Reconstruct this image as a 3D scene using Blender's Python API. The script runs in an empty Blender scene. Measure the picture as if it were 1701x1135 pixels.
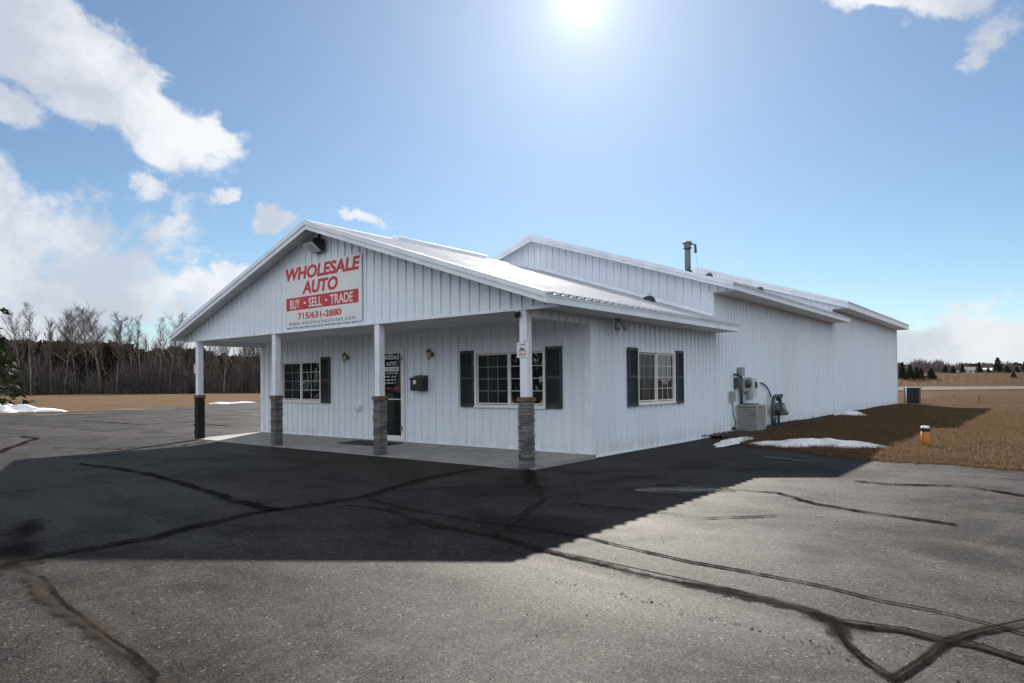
import bpy, bmesh, math, random
import numpy as np
from mathutils import Vector, Matrix
random.seed(7); RNG = np.random.default_rng(11)
SC = bpy.context.scene; COL = SC.collection
V3 = Vector

# ------------------------------------------------------------------ camera
CAM = V3((6.52, -10.465, 1.345)); YAW, PIT, ROL = .6739, .0126, -.0098
FPX, SHV = 1109.5, 55.56                       # focal length and vertical shift, in photo pixels
Fw = V3((-math.sin(YAW)*math.cos(PIT), math.cos(YAW)*math.cos(PIT), math.sin(PIT)))
Rt0 = V3((math.cos(YAW), math.sin(YAW), 0)); Up0 = Rt0.cross(Fw)
Rt = Rt0*math.cos(ROL)+Up0*math.sin(ROL); Up = Up0*math.cos(ROL)-Rt0*math.sin(ROL)
cd = bpy.data.cameras.new('camera'); cam = bpy.data.objects.new('camera', cd); COL.objects.link(cam)
cd.sensor_width = 36; cd.lens = FPX/1701*36; cd.shift_y = SHV/1701; cd.clip_start = .05; cd.clip_end = 6000
cam.matrix_world = Matrix(((Rt.x, Up.x, -Fw.x, CAM.x), (Rt.y, Up.y, -Fw.y, CAM.y), (Rt.z, Up.z, -Fw.z, CAM.z), (0, 0, 0, 1)))
SC.camera = cam

def ray(u, v): return (Fw+Rt*((u-850.5)/FPX)-Up*((v-567.5-SHV)/FPX)).normalized()
def gp(u, v, z=-.05):                          # where the sight line of photo point (u, v) meets height z
    d = ray(u, v); t = (z-CAM.z)/d.z; return CAM+d*t
def at_x(u, v, x): d = ray(u, v); return CAM+d*((x-CAM.x)/d.x)
def at_y(u, v, y): d = ray(u, v); return CAM+d*((y-CAM.y)/d.y)
def at_depth(u, depth, z=0.):                  # ground point in column u at a depth along the view
    d = ray(u, 640); d = d*(depth/d.dot(Fw)); return V3((CAM.x+d.x, CAM.y+d.y, z))

# ------------------------------------------------------------------ sun, sky, exposure
SUN = ray(966, -2)
SUN_EL = math.asin(SUN.z); SUN_ROT = math.atan2(SUN.x, SUN.y)
ld = bpy.data.lights.new('sun', 'SUN'); ld.energy = 4.2; ld.angle = math.radians(.55); ld.color = (1, .93, .84)
so = bpy.data.objects.new('sun', ld); COL.objects.link(so)
so.rotation_euler = SUN.to_track_quat('Z', 'Y').to_euler(); so.location = (-20, 30, 30)
SC.view_settings.view_transform = 'Standard'; SC.view_settings.look = 'None'
SC.view_settings.gamma = 1; SC.view_settings.use_curve_mapping = False; SC.view_settings.exposure = 1.25
SC.cycles.diffuse_bounces = 8; SC.cycles.max_bounces = 12

class NT:                                       # small node-tree helper
    def __init__(s, nt): s.nt = nt; s.n = nt.nodes; s.l = nt.links
    def new(s, t, **k):
        x = s.n.new(t)
        for a, b in k.items(): setattr(x, a, b)
        return x
    def put(s, sock, v):
        if isinstance(v, bpy.types.NodeSocket): s.l.new(v, sock)
        elif v is not None:
            if hasattr(sock.default_value, '__len__') and not hasattr(v, '__len__'): v = (v,)*len(sock.default_value)
            if hasattr(sock.default_value, '__len__') and len(sock.default_value) == 4 and len(v) == 3: v = (*v, 1)
            sock.default_value = v
    def m(s, op, a, b=None, c=None, clamp=False):
        x = s.new('ShaderNodeMath', operation=op, use_clamp=clamp)
        for i, v in enumerate((a, b, c)):
            if v is not None: s.put(x.inputs[i], v)
        return x.outputs[0]
    def vm(s, op, a, b=None):
        x = s.new('ShaderNodeVectorMath', operation=op); s.put(x.inputs[0], a)
        if b is not None: s.put(x.inputs[1], b)
        return x.outputs['Value'] if op in ('DOT_PRODUCT', 'LENGTH') else x.outputs[0]
    def mix(s, f, a, b, bt='MIX'):
        x = s.new('ShaderNodeMix', data_type='RGBA', blend_type=bt); s.put(x.inputs[0], f); s.put(x.inputs[6], a); s.put(x.inputs[7], b); return x.outputs[2]
    def noise(s, vec, scale, detail=4, rough=.55, dist=0., col=False):
        x = s.new('ShaderNodeTexNoise'); s.put(x.inputs['Vector'], vec); s.put(x.inputs['Scale'], scale); s.put(x.inputs['Detail'], detail)
        s.put(x.inputs['Roughness'], rough); s.put(x.inputs['Distortion'], dist); return x.outputs['Color' if col else 'Fac']
    def vor(s, vec, scale, out='Color', feature='F1'):
        x = s.new('ShaderNodeTexVoronoi', feature=feature); s.put(x.inputs['Vector'], vec); s.put(x.inputs['Scale'], scale); return x.outputs[out]
    def ss(s, v, lo, hi, a=0., b=1.):
        x = s.new('ShaderNodeMapRange', interpolation_type='SMOOTHSTEP'); s.put(x.inputs[0], v)
        for i, q in zip((1, 2, 3, 4), (lo, hi, a, b)): s.put(x.inputs[i], q)
        return x.outputs[0]
    def bump(s, h, dist, strength=1., normal=None):
        x = s.new('ShaderNodeBump'); s.put(x.inputs['Height'], h); x.inputs['Distance'].default_value = dist; x.inputs['Strength'].default_value = strength
        if normal is not None: s.l.new(normal, x.inputs['Normal'])
        return x.outputs[0]

W = bpy.data.worlds.new('World'); SC.world = W; W.use_nodes = True
w = NT(W.node_tree); w.n.clear()
SKY_STRENGTH = .05
sky = w.new('ShaderNodeTexSky', sky_type='NISHITA'); sky.sun_disc = False
sky.sun_elevation = SUN_EL; sky.sun_rotation = SUN_ROT; sky.air_density = 1.0; sky.dust_density = .03; sky.ozone_density = 1.5; sky.altitude = 300
dirn = w.new('ShaderNodeTexCoord').outputs['Generated']
skyc = w.mix(1., sky.outputs[0], (.71, .80, .85), 'MULTIPLY')
# the glare right round the sun (thin high haze lit by it)
cosang = w.vm('DOT_PRODUCT', w.vm('NORMALIZE', dirn), tuple(SUN))
ang = w.m('ARCCOSINE', w.m('MINIMUM', cosang, .99999))
core = w.m('EXPONENT', w.m('MULTIPLY', w.m('POWER', w.m('DIVIDE', ang, .022), 1.0), -1.))
halo = w.m('EXPONENT', w.m('MULTIPLY', w.m('DIVIDE', ang, .125), -1.))
wide = w.m('EXPONENT', w.m('MULTIPLY', w.m('DIVIDE', ang, .28), -1.))
gl = w.m('ADD', w.m('MULTIPLY', core, 6.), w.m('ADD', w.m('MULTIPLY', halo, 2.7), w.m('MULTIPLY', wide, 3.0)))
# clouds: (photo u, v, half length, half height, tilt in degrees, weight); the list says where in the sky the cloud banks stand
CLOUDS = [(70, 70, 140, 66, 40, .90), (190, 170, 140, 54, 38, .92), (290, 228, 95, 36, 15, .86), (335, 215, 50, 40, 60, .7), (-10, 175, 80, 35, 20, .85), (70, 265, 60, 30, 25, .72),
          (235, 322, 50, 26, 30, .7), (365, 328, 24, 14, 10, .8), (445, 365, 45, 22, -5, .8), (590, 360, 42, 14, 20, .66), (130, 385, 200, 36, 14, .66), (60, 440, 330, 55, 10, .74),
          (60, 505, 420, 60, 0, .90), (330, 480, 150, 46, 15, .84), (400, 440, 50, 22, 10, .8), (-200, 300, 160, 110, 30, 1.0),
          (1505, -12, 90, 27, 5, .92), (1636, 78, 26, 62, 28, .64), (1508, 95, 20, 30, -35, .60), (1600, 582, 190, 36, 3, 1.0), (1900, 570, 260, 44, 0, 1.0), (1690, 170, 40, 14, 10, .5),
          (-600, 430, 380, 150, 5, .95), (2300, 560, 300, 60, 0, 1.0), (1250, 600, 330, 30, 0, .7), (750, 600, 330, 50, 0, .8)]
ndir = w.vm('NORMALIZE', dirn)
wob = w.vm('SUBTRACT', w.noise(ndir, 9., 5, .6, col=True), (.5, .5, .5))
wdir = w.vm('ADD', ndir, w.vm('MULTIPLY', wob, (.09, .09, .09)))
mask = None
for (u, v, a, b, t, wt) in CLOUDS:
    c = ray(u, v); t = math.radians(t)
    ex = (Rt-c*Rt.dot(c)).normalized(); ey = c.cross(ex)*-1
    if ey.dot(Up) > 0: ey = -ey                # image down
    A = (ex*math.cos(t)+ey*math.sin(t))*(FPX/a); B = (ey*math.cos(t)-ex*math.sin(t))*(FPX/b)
    k = Fw.dot(c); A *= k; B *= k
    x = w.vm('DOT_PRODUCT', wdir, tuple(A)); y = w.vm('DOT_PRODUCT', wdir, tuple(B))
    r2 = w.m('ADD', w.m('MULTIPLY', x, x), w.m('MULTIPLY', y, y))
    g = w.m('MULTIPLY', w.m('EXPONENT', w.m('MULTIPLY', r2, -.8)), w.m('MULTIPLY', w.m('GREATER_THAN', w.vm('DOT_PRODUCT', ndir, tuple(c)), .2), wt))
    mask = g if mask is None else w.m('MAXIMUM', mask, g)
# low bank of cloud along the rest of the horizon
sepz = w.new('ShaderNodeSeparateXYZ'); w.put(sepz.inputs[0], ndir)
n1 = w.noise(w.vm('MULTIPLY', ndir, (1, 1, 1.8)), 5.5, 9, .62, .25)
n2 = w.mix(.35, w.noise(ndir, 16., 6, .6, .3), w.noise(ndir, 45., 5, .6))
back = w.m('MULTIPLY', w.ss(w.vm('DOT_PRODUCT', ndir, tuple(Fw)), .35, .0), .74)     # unseen cumulus behind the camera, added to brighten the shaded walls
mask = w.m('MAXIMUM', w.m('MAXIMUM', mask, back), w.ss(sepz.outputs[2], .15, .03, 0., .95))
dens = w.m('ADD', mask, w.m('ADD', w.m('MULTIPLY', w.m('SUBTRACT', n1, .5), 1.35), w.m('MULTIPLY', w.m('SUBTRACT', n2, .5), .70)))
cov = w.ss(dens, .47, .72)
thick = w.ss(w.noise(w.vm('ADD', ndir, (.03, .02, .02)), 7., 7, .6, .2), .36, .66)
ccol = w.mix(thick, (8.2, 8.3, 8.5), (5.0, 5.4, 6.2))
ccol = w.mix(w.ss(sepz.outputs[2], .0, .22, .35, .0), ccol, (4.9, 5.2, 5.8))
glc = w.new('ShaderNodeCombineXYZ')
for i, q in enumerate((1., .97, .90)): w.put(glc.inputs[i], w.m('MULTIPLY', gl, q))
skyg = w.mix(1., skyc, glc.outputs[0], 'ADD')
ccol = w.mix(1., ccol, w.mix(w.ss(w.vm('DOT_PRODUCT', ndir, tuple(SUN)), .2, -.4), (1, 1, 1), (1.8, 1.8, 1.8)), 'MULTIPLY')   # front-lit clouds out of view, brightened further to lift the shaded walls
fin = w.mix(w.m('MULTIPLY', cov, .93), skyg, ccol)
bg = w.new('ShaderNodeBackground'); w.put(bg.inputs[0], fin); bg.inputs[1].default_value = SKY_STRENGTH
w.l.new(bg.outputs[0], w.new('ShaderNodeOutputWorld').inputs[0])

# ------------------------------------------------------------------ materials
def material(name, fn):
    m = bpy.data.materials.new(name); m.use_nodes = True; t = NT(m.node_tree); t.n.clear()
    out = t.new('ShaderNodeOutputMaterial'); t.l.new(fn(t), out.inputs[0]); return m
def bsdf(t, col, rough=.6, spec=.5, metal=0., normal=None, ior=None, coat=0., sub=None):
    b = t.new('ShaderNodeBsdfPrincipled'); t.put(b.inputs['Base Color'], col); t.put(b.inputs['Roughness'], rough)
    t.put(b.inputs['Specular IOR Level'], spec); t.put(b.inputs['Metallic'], metal); b.inputs['Coat Weight'].default_value = coat
    if ior: b.inputs['IOR'].default_value = ior
    if normal is not None: t.l.new(normal, b.inputs['Normal'])
    return b.outputs[0]
def pos(t): return t.new('ShaderNodeNewGeometry').outputs['Position']
def plain(name, col, rough=.5, metal=0., spec=.5, var=.12, scale=6., bump=0.):
    def f(t):
        p = pos(t); n = t.noise(p, scale, 5, .6)
        c = t.mix(t.ss(n, .3, .7), tuple(x*(1-var) for x in col), tuple(min(1, x*(1+var)) for x in col))
        nr = t.bump(t.noise(p, scale*9, 3), bump) if bump else None
        return bsdf(t, c, t.ss(n, .2, .8, rough*.85, min(1, rough*1.15)), spec, metal, nr)
    return material(name, f)

def f_siding(t):
    p = pos(t); sp = t.new('ShaderNodeSeparateXYZ'); t.put(sp.inputs[0], p)
    streak = t.noise(t.vm('MULTIPLY', p, (7., 7., .35)), 1., 5, .6)
    spots = t.noise(p, 1.3, 4, .6)
    rnd = t.new('ShaderNodeObjectInfo').outputs['Random']
    c = t.mix(t.ss(streak, .42, .8, 0., .35), (.76, .83, .91), (.68, .73, .785))
    c = t.mix(t.ss(spots, .55, .8, 0., .14), c, (.62, .60, .56))
    low = t.m('MULTIPLY', t.ss(sp.outputs[2], .38, .02), t.ss(t.noise(t.vm('MULTIPLY', p, (3., 3., 1.2)), 2.2, 6, .65), .38, .66))
    c = t.mix(t.m('MULTIPLY', low, .42), c, (.40, .36, .30))
    c = t.mix(t.m('MULTIPLY', rnd, .20), c, (.60, .62, .64))
    wav = t.bump(t.noise(t.vm('MULTIPLY', p, (1., 1., .5)), 2.2, 2, .5), .03, .7)
    return bsdf(t, c, .42, .45, 0, wav)
M_SIDING = material('white_painted_metal_siding', f_siding)
def f_roof(t):
    p = pos(t); n = t.noise(p, 1.5, 4, .6); s = t.noise(t.vm('MULTIPLY', p, (.5, 9., .5)), 1., 4, .6)
    c = t.mix(t.ss(n, .3, .75), (.47, .495, .54), (.42, .44, .47)); c = t.mix(t.ss(s, .55, .8, 0, .3), c, (.38, .375, .36))
    return bsdf(t, c, t.ss(n, .3, .7, .56, .66), .055)
M_ROOF = material('white_ribbed_roof_metal', f_roof)
M_TRIM = plain('white_trim_metal', (.75, .80, .86), .42, var=.08, scale=2.5)
M_FRAME = plain('white_vinyl', (.74, .74, .73), .4, var=.05, scale=3)
M_SOFFIT = plain('white_soffit', (.72, .715, .70), .6, var=.10, scale=2.)
M_SHUT = plain('dark_green_shutter_plastic', (.020, .030, .032), .45, var=.25, scale=5)
def f_glass(t):
    p = pos(t); n = t.noise(p, 1.4, 3)
    return bsdf(t, t.mix(n, (.006, .010, .012), (.018, .024, .024)), .015, .5, 0, None, 1.8)
M_GLASS = material('dark_window_glass', f_glass)
M_SCREEN = material('screened_window_glass', lambda t: bsdf(t, t.mix(t.noise(pos(t), 1.4, 3), (.008, .012, .014), (.018, .023, .023)), .09, .5, 0, None, 1.36))
M_MUNT = plain('muntin_behind_screen', (.22, .235, .24), .5)
M_BLACK = plain('black_painted_metal', (.012, .013, .013), .42, var=.3, scale=8)
M_BRASS = plain('aged_brass', (.20, .16, .08), .38, .8, var=.3, scale=30)
M_LAMPGLASS = plain('frosted_lamp_glass', (.55, .55, .46), .25, var=.1)
M_GALV = plain('galvanised_pipe', (.15, .16, .175), .6, .15, var=.25, scale=9)
M_GREYBOX = plain('grey_utility_enamel', (.30, .33, .33), .45, var=.15, scale=6)
M_DKGREY = plain('dark_grey_pipe', (.06, .075, .08), .5, .2, var=.3, scale=12)
M_BEIGE = plain('beige_enamel', (.34, .345, .33), .45, var=.12, scale=5)
M_YELLOW = plain('yellow_painted_pipe', (.42, .155, .010), .5, var=.3, scale=14)
M_WHITEPIPE = plain('white_plastic_pipe', (.72, .72, .70), .45)
M_SIGN = plain('white_sign_sheet', (.74, .75, .76), .38, var=.04, scale=3)
M_RED = plain('sign_red', (.52, .035, .045), .42, var=.14, scale=9)
M_INKRED = plain('faded_red_print', (.40, .06, .09), .5, var=.25, scale=25)
M_INKBLUE = plain('blue_grey_print', (.10, .13, .22), .5, var=.25, scale=25)
M_INKWHITE = plain('white_print', (.78, .77, .76), .45, var=.04)
M_RUBBER = plain('black_rubber', (.014, .014, .015), .8, var=.3, scale=30, bump=.002)
M_CAP = plain('brown_stone_cap', (.16, .09, .065), .75, var=.35, scale=14, bump=.003)
M_BARK = plain('grey_bark', (.13, .11, .095), .9, var=.35, scale=2)
M_BARKPALE = plain('pale_poplar_bark', (.19, .178, .165), .9, var=.3, scale=1.5)
M_TWIG = plain('brown_twigs', (.105, .085, .075), .9, var=.3, scale=1)
M_BRUSH = plain('grey_brown_brush', (.066, .056, .053), .95, var=.4, scale=.3)
def f_conc(t):
    p = pos(t); n = t.noise(p, 2., 7, .65); f = t.noise(p, 60., 3, .6)
    c = t.mix(t.ss(n, .3, .7), (.33, .325, .31), (.23, .225, .215)); c = t.mix(t.ss(f, .4, .7, 0, .4), c, (.19, .185, .18))
    return bsdf(t, c, .85, .4, 0, t.bump(f, .002))
M_CONC = material('weathered_concrete', f_conc)
def f_stone(t):
    p = pos(t); r = t.new('ShaderNodeObjectInfo').outputs['Random']; n = t.noise(p, 26., 5, .65)
    c = t.mix(r, (.065, .068, .073), (.235, .228, .21)); c = t.mix(t.ss(n, .35, .7, 0, .6), c, (.11, .105, .10))
    return bsdf(t, c, .85, .4, 0, t.bump(n, .012))
M_STONE = material('grey_ledge_stone', f_stone)
M_STONE_SHADE = plain('shade_tinted_ledge_stone', (.022, .021, .020), .9, var=.4, scale=20, spec=.2, bump=.006)  # backlit shade of the leftmost pier, put into its stone colour
def f_asph(t):
    p = pos(t)
    big = t.noise(p, .22, 5, .6, .6); mid = t.noise(t.vm('MULTIPLY', p, (1., 1.6, 1.)), 1.1, 6, .62, .3); fine = t.noise(p, 130., 3, .7); clump = t.noise(p, 7., 4, .7)
    wear = t.noise(t.vm('MULTIPLY', p, (.16, .9, 1.)), 1., 5, .6, .4); blot = t.noise(t.vm('ADD', p, (9., 4., 0)), .55, 6, .65, .8)
    agg = t.vor(p, 125., 'Color'); sp = t.new('ShaderNodeSeparateXYZ'); t.put(sp.inputs[0], agg); a = sp.outputs[0]
    agg2 = t.vor(t.vm('ADD', p, (3.1, 1.7, 0)), 50., 'Color'); sq = t.new('ShaderNodeSeparateXYZ'); t.put(sq.inputs[0], agg2)
    c = t.mix(t.ss(big, .3, .7), (.016, .0155, .0155), (.027, .0255, .0245))
    c = t.mix(t.ss(mid, .42, .72, 0, .6), c, (.042, .038, .035)); c = t.mix(t.ss(wear, .5, .72, 0, .55), c, (.050, .045, .041))
    c = t.mix(t.ss(mid, .44, .30, 0, .5), c, (.011, .0108, .0105))
    c = t.mix(t.ss(clump, .5, .75, 0, .45), c, (.050, .045, .041))
    c = t.mix(t.ss(a, .55, .98, 0, .6), c, (.085, .074, .066))
    c = t.mix(t.ss(a, .40, .02, 0, .55), c, (.008, .0078, .0075))
    c = t.mix(t.ss(sq.outputs[1], .95, .98, 0, .9), c, (.005, .005, .005))
    c = t.mix(t.ss(sq.outputs[2], .965, .99, 0, .7), c, (.15, .135, .12))
    oil = t.m('MULTIPLY', t.ss(t.noise(p, .75, 3, .5), .62, .74), .6)
    dk = t.m('MAXIMUM', oil, t.ss(blot, .50, .66, 0, .55))
    c = t.mix(dk, c, (.008, .0075, .0072))
    h = t.m('ADD', a, t.m('MULTIPLY', fine, .5))
    spec = t.m('MULTIPLY', t.m('MULTIPLY', t.ss(mid, .30, .70, .062, .135), t.ss(a, .05, .8, .55, 1.05)), t.m('SUBTRACT', t.ss(wear, .35, .7, .75, 1.2), t.m('MULTIPLY', dk, .5)))
    return bsdf(t, c, t.ss(mid, .3, .7, .62, .72), spec, 0, t.bump(h, .0035, .8, t.bump(mid, .012, .5)))
M_ASPH = material('worn_asphalt', f_asph)
def f_ribbon(dark, soft, seed, op=1.):
    def f(t):
        p = pos(t); at = t.new('ShaderNodeAttribute', attribute_name='edge').outputs['Fac']
        n = t.noise(t.vm('ADD', p, (seed, 0, 0)), 10., 7, .72); n3 = t.noise(p, 70., 3, .7)
        e = t.m('ADD', at, t.m('ADD', t.m('MULTIPLY', t.m('SUBTRACT', n, .5), 2.2), t.m('MULTIPLY', t.m('SUBTRACT', n3, .5), 1.1)))
        gap = t.ss(t.noise(t.vm('ADD', p, (seed, 7., 0)), 1.7, 5, .65), .36, .54, .30, 1.)
        al = t.m('MULTIPLY', t.m('MULTIPLY', t.ss(e, .95, .95-soft), op), gap)
        c = t.mix(t.ss(n, .3, .7), dark, tuple(x*1.7 for x in dark)); c = t.mix(t.ss(n3, .5, .75, 0, .4), c, tuple(x*2.6 for x in dark))
        s = bsdf(t, c, .95, 0., 0, t.bump(n3, .004))
        x = t.new('ShaderNodeMixShader'); t.put(x.inputs[0], al); t.l.new(t.new('ShaderNodeBsdfTransparent').outputs[0], x.inputs[1]); t.l.new(s, x.inputs[2]); return x.outputs[0]
    return f
M_TAR = material('old_crack_sealer', f_ribbon((.024, .0205, .018), .55, 0., .9))
M_THIN = material('hairline_crack_dirt', f_ribbon((.012, .0105, .0095), .5, 4., .92))
M_DIRT = material('brown_dirt_in_crack', f_ribbon((.040, .0325, .0275), .9, 9., .8))
M_SALT = material('dried_salt_stain', f_ribbon((.15, .145, .14), .9, 2., .75))
M_DAMP = material('damp_stain', f_ribbon((.011, .011, .011), .9, 6., .7))
def f_dry(t, blades=False, lawn_=False):
    p = pos(t); big = t.noise(p, .16, 5, .6); mid = t.noise(t.vm('MULTIPLY', p, (1., 1., 1.)), 1.6, 6, .65); f = t.noise(p, 26., 4, .7)
    c = t.mix(t.ss(big, .3, .7), (0.143, 0.089, 0.052), (0.105, 0.072, 0.041)); c = t.mix(t.ss(mid, .46, .72, 0, .75), c, (0.161, 0.113, 0.074))
    c = t.mix(t.ss(mid, .46, .28, 0, .6), c, (0.058, 0.045, 0.024)); c = t.mix(t.ss(f, .5, .75, 0, .55), c, (0.033, 0.023, 0.016))
    if not blades:                                # the field on the right is an older, rustier sward than the pale one on the left
        sx = t.new('ShaderNodeSeparateXYZ'); t.put(sx.inputs[0], p)
        c = t.mix(t.ss(sx.outputs[0], -30., 10.) if not lawn_ else 1., c, t.mix(1., c, (.62, .55, .53), 'MULTIPLY'))
    if blades:
        r = t.new('ShaderNodeAttribute', attribute_name='tint').outputs['Fac']
        c = t.mix(t.ss(r, .0, 1., 0., .9), t.mix(.4, c, (0.047, 0.036, 0.022)), (0.219, 0.150, 0.093))
        d = t.new('ShaderNodeBsdfDiffuse'); t.put(d.inputs[0], c); tr = t.new('ShaderNodeBsdfTranslucent'); t.put(tr.inputs[0], c)
        x = t.new('ShaderNodeMixShader'); x.inputs[0].default_value = .4; t.l.new(d.outputs[0], x.inputs[1]); t.l.new(tr.outputs[0], x.inputs[2]); return x.outputs[0]
    return bsdf(t, c, .95, .02, 0, t.bump(t.m('ADD', mid, t.m('MULTIPLY', f, .4)), .12, .8))
M_DRY = material('dry_grass_ground', f_dry)
M_LAWN = material('dry_lawn_ground', lambda t: f_dry(t, False, True))
M_BLADE = material('dry_grass_blades', lambda t: f_dry(t, True))
def f_gravel(t):
    p = pos(t); a = t.vor(p, 22., 'Color'); sp = t.new('ShaderNodeSeparateXYZ'); t.put(sp.inputs[0], a)
    c = t.mix(sp.outputs[0], (.02, .02, .018), (.10, .095, .085))
    return bsdf(t, c, .9, .3, 0, t.bump(t.vor(p, 22., 'Distance'), .05))
M_GRAVEL = material('dark_gravel', f_gravel)
def f_snow(t):
    p = pos(t); n = t.noise(p, 5., 6, .65); d = t.noise(p, 1.8, 5, .7)
    c = t.mix(t.ss(d, .46, .70, 0, .75), (.80, .81, .83), (.36, .33, .30))
    return bsdf(t, c, .7, .4, 0, t.bump(n, .06))
M_SNOW = material('old_crusted_snow', f_snow)
def f_needle(a, b):
    def f(t):
        p = pos(t); n = t.noise(p, 1.3, 4, .6); n2 = t.noise(p, .25, 3)
        c = t.mix(t.ss(n, .35, .7), a, b); c = t.mix(t.ss(n2, .5, .75, 0, .5), c, tuple(x*.55 for x in a))
        return bsdf(t, c, .8, .2)
    return f
M_NEEDLE = material('dark_conifer_needles', f_needle((.016, .026, .014), (.045, .058, .026)))
M_PINE = material('dark_pine_needles', f_needle((.013, .019, .013), (.032, .036, .022)))  # darker needle tones for the pine woods
M_SPRUCE = material('green_spruce_needles', f_needle((.016, .028, .010), (.050, .066, .022)))
M_ROAD = plain('far_road_asphalt', (.085, .085, .09), .9, spec=.1, var=.15, scale=.4)
M_HOUSE = plain('far_white_wall', (.7, .7, .69), .6)
M_ROOFDK = plain('far_shingle_roof', (.12, .11, .11), .8)

# ------------------------------------------------------------------ object helpers
def meta(o, label=None, cat=None, group=None, kind=None):
    if label: o['label'] = label
    if cat: o['category'] = cat
    if group: o['group'] = group
    if kind: o['kind'] = kind
    return o
def link(name, me, parent=None, mat=None, loc=None):
    o = bpy.data.objects.new(name, me); COL.objects.link(o)
    if parent is not None: o.parent = parent
    if mat is not None and me is not None and not me.materials: me.materials.append(mat)
    if loc is not None: o.location = loc
    return o
def empty(name, loc, label, cat, group=None, rz=0.):
    o = bpy.data.objects.new(name, None); COL.objects.link(o); o.location = loc; o.rotation_euler.z = rz; o.empty_display_size = .3
    return meta(o, label, cat, group)
def mesh(name, vs, fs, smooth=False):
    me = bpy.data.meshes.new(name); me.from_pydata([tuple(v) for v in vs], [], fs); me.update()
    if smooth: me.polygons.foreach_set('use_smooth', [True]*len(me.polygons))
    return me
class MB:                                        # mesh builder
    def __init__(s): s.v = []; s.f = []
    def add(s, vs, fs): o = len(s.v); s.v += [tuple(v) for v in vs]; s.f += [tuple(i+o for i in f) for f in fs]; return s
    def box(s, x0, x1, y0, y1, z0, z1):
        vs = [(x, y, z) for z in (z0, z1) for y in (y0, y1) for x in (x0, x1)]
        return s.add(vs, [(0, 2, 3, 1), (4, 5, 7, 6), (0, 1, 5, 4), (2, 6, 7, 3), (0, 4, 6, 2), (1, 3, 7, 5)])
    def prism(s, poly, vec):                     # closed polygon of 3-D points swept along vec
        n = len(poly); vec = V3(vec); p = [V3(q) for q in poly]
        return s.add(p+[q+vec for q in p], [tuple(range(n))[::-1], tuple(range(n, 2*n))]+[(i, (i+1) % n, (i+1) % n+n, i+n) for i in range(n)])
    def tube(s, pts, r, n=8, cap=True):
        pts = [V3(p) for p in pts]; rs = r if hasattr(r, '__len__') else [r]*len(pts); o = len(s.v); up = V3((.13, .31, .94))
        for i, p in enumerate(pts):
            d = (pts[min(i+1, len(pts)-1)]-pts[max(i-1, 0)]).normalized()
            a = d.cross(up if abs(d.dot(up)) < .95 else V3((1, 0, 0))).normalized(); b = d.cross(a)
            s.v += [tuple(p+(a*math.cos(6.2832*k/n)+b*math.sin(6.2832*k/n))*rs[i]) for k in range(n)]
        for i in range(len(pts)-1):
            for k in range(n): s.f.append((o+i*n+k, o+i*n+(k+1) % n, o+(i+1)*n+(k+1) % n, o+(i+1)*n+k))
        if cap: s.f.append(tuple(o+k for k in range(n))[::-1]); s.f.append(tuple(o+(len(pts)-1)*n+k for k in range(n)))
        return s
    def lathe(s, prof, c, axis='z', n=16):       # profile of (radius, height)
        o = len(s.v)
        for (r, h) in prof:
            for k in range(n):
                a = 6.2832*k/n; q = (r*math.cos(a), r*math.sin(a), h)
                if axis == 'y': q = (q[0], q[2], q[1])
                if axis == 'x': q = (q[2], q[0], q[1])
                s.v.append((c[0]+q[0], c[1]+q[1], c[2]+q[2]))
        for i in range(len(prof)-1):
            for k in range(n): s.f.append((o+i*n+k, o+i*n+(k+1) % n, o+(i+1)*n+(k+1) % n, o+(i+1)*n+k))
        s.f.append(tuple(o+k for k in range(n))[::-1]); s.f.append(tuple(o+(len(prof)-1)*n+k for k in range(n)))
        return s
    def make(s, name, mat, parent=None, bevel=0., smooth=False, local=None):
        vs = s.v if local is None else [tuple(V3(v)-V3(local)) for v in s.v]
        me = mesh(name, vs, s.f, smooth)
        bm = bmesh.new(); bm.from_mesh(me); bmesh.ops.recalc_face_normals(bm, faces=bm.faces)
        if bevel:
            bmesh.ops.bevel(bm, geom=[e for e in bm.edges if len(e.link_faces) == 2 and e.calc_face_angle(0) > .6], offset=bevel, segments=2, affect='EDGES', profile=.6)
        bm.to_mesh(me); bm.free()
        return link(name, me, parent, mat, local)
def smooth01(x, a, b): t = np.clip((x-a)/(b-a), 0, 1); return t*t*(3-2*t)

# ------------------------------------------------------------------ ground
def terrain_z(x, y):
    dx, dy = x-CAM.x, y-CAM.y; d = dx*Fw.x+dy*Fw.y; s = dx*Rt0.x+dy*Rt0.y
    z = -.12+.42*smooth01(d, 70, 90)*smooth01(s, 5, 30)+2.15*smooth01(d, 89, 116)*smooth01(s, 8, 40)
    z = z+.10*np.sin(x*.21+1)*np.sin(y*.17)*smooth01(np.hypot(x, y-8), 60, 110)
    return z
def tz(x, y): return float(terrain_z(np.array(x, float), np.array(y, float)))
q = np.sinh(np.linspace(-1, 1, 171)*6.2)/np.sinh(6.2)*2600
gx, gy = np.meshgrid(q-2, q+12); gz = terrain_z(gx, gy); n = len(q)
vs = np.stack([gx.ravel(), gy.ravel(), gz.ravel()], 1)
fs = [(j*n+i, j*n+i+1, (j+1)*n+i+1, (j+1)*n+i) for j in range(n-1) for i in range(n-1)]
meta(link('ground', mesh('ground', vs.tolist(), fs, True), None, M_DRY), kind='structure')
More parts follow.
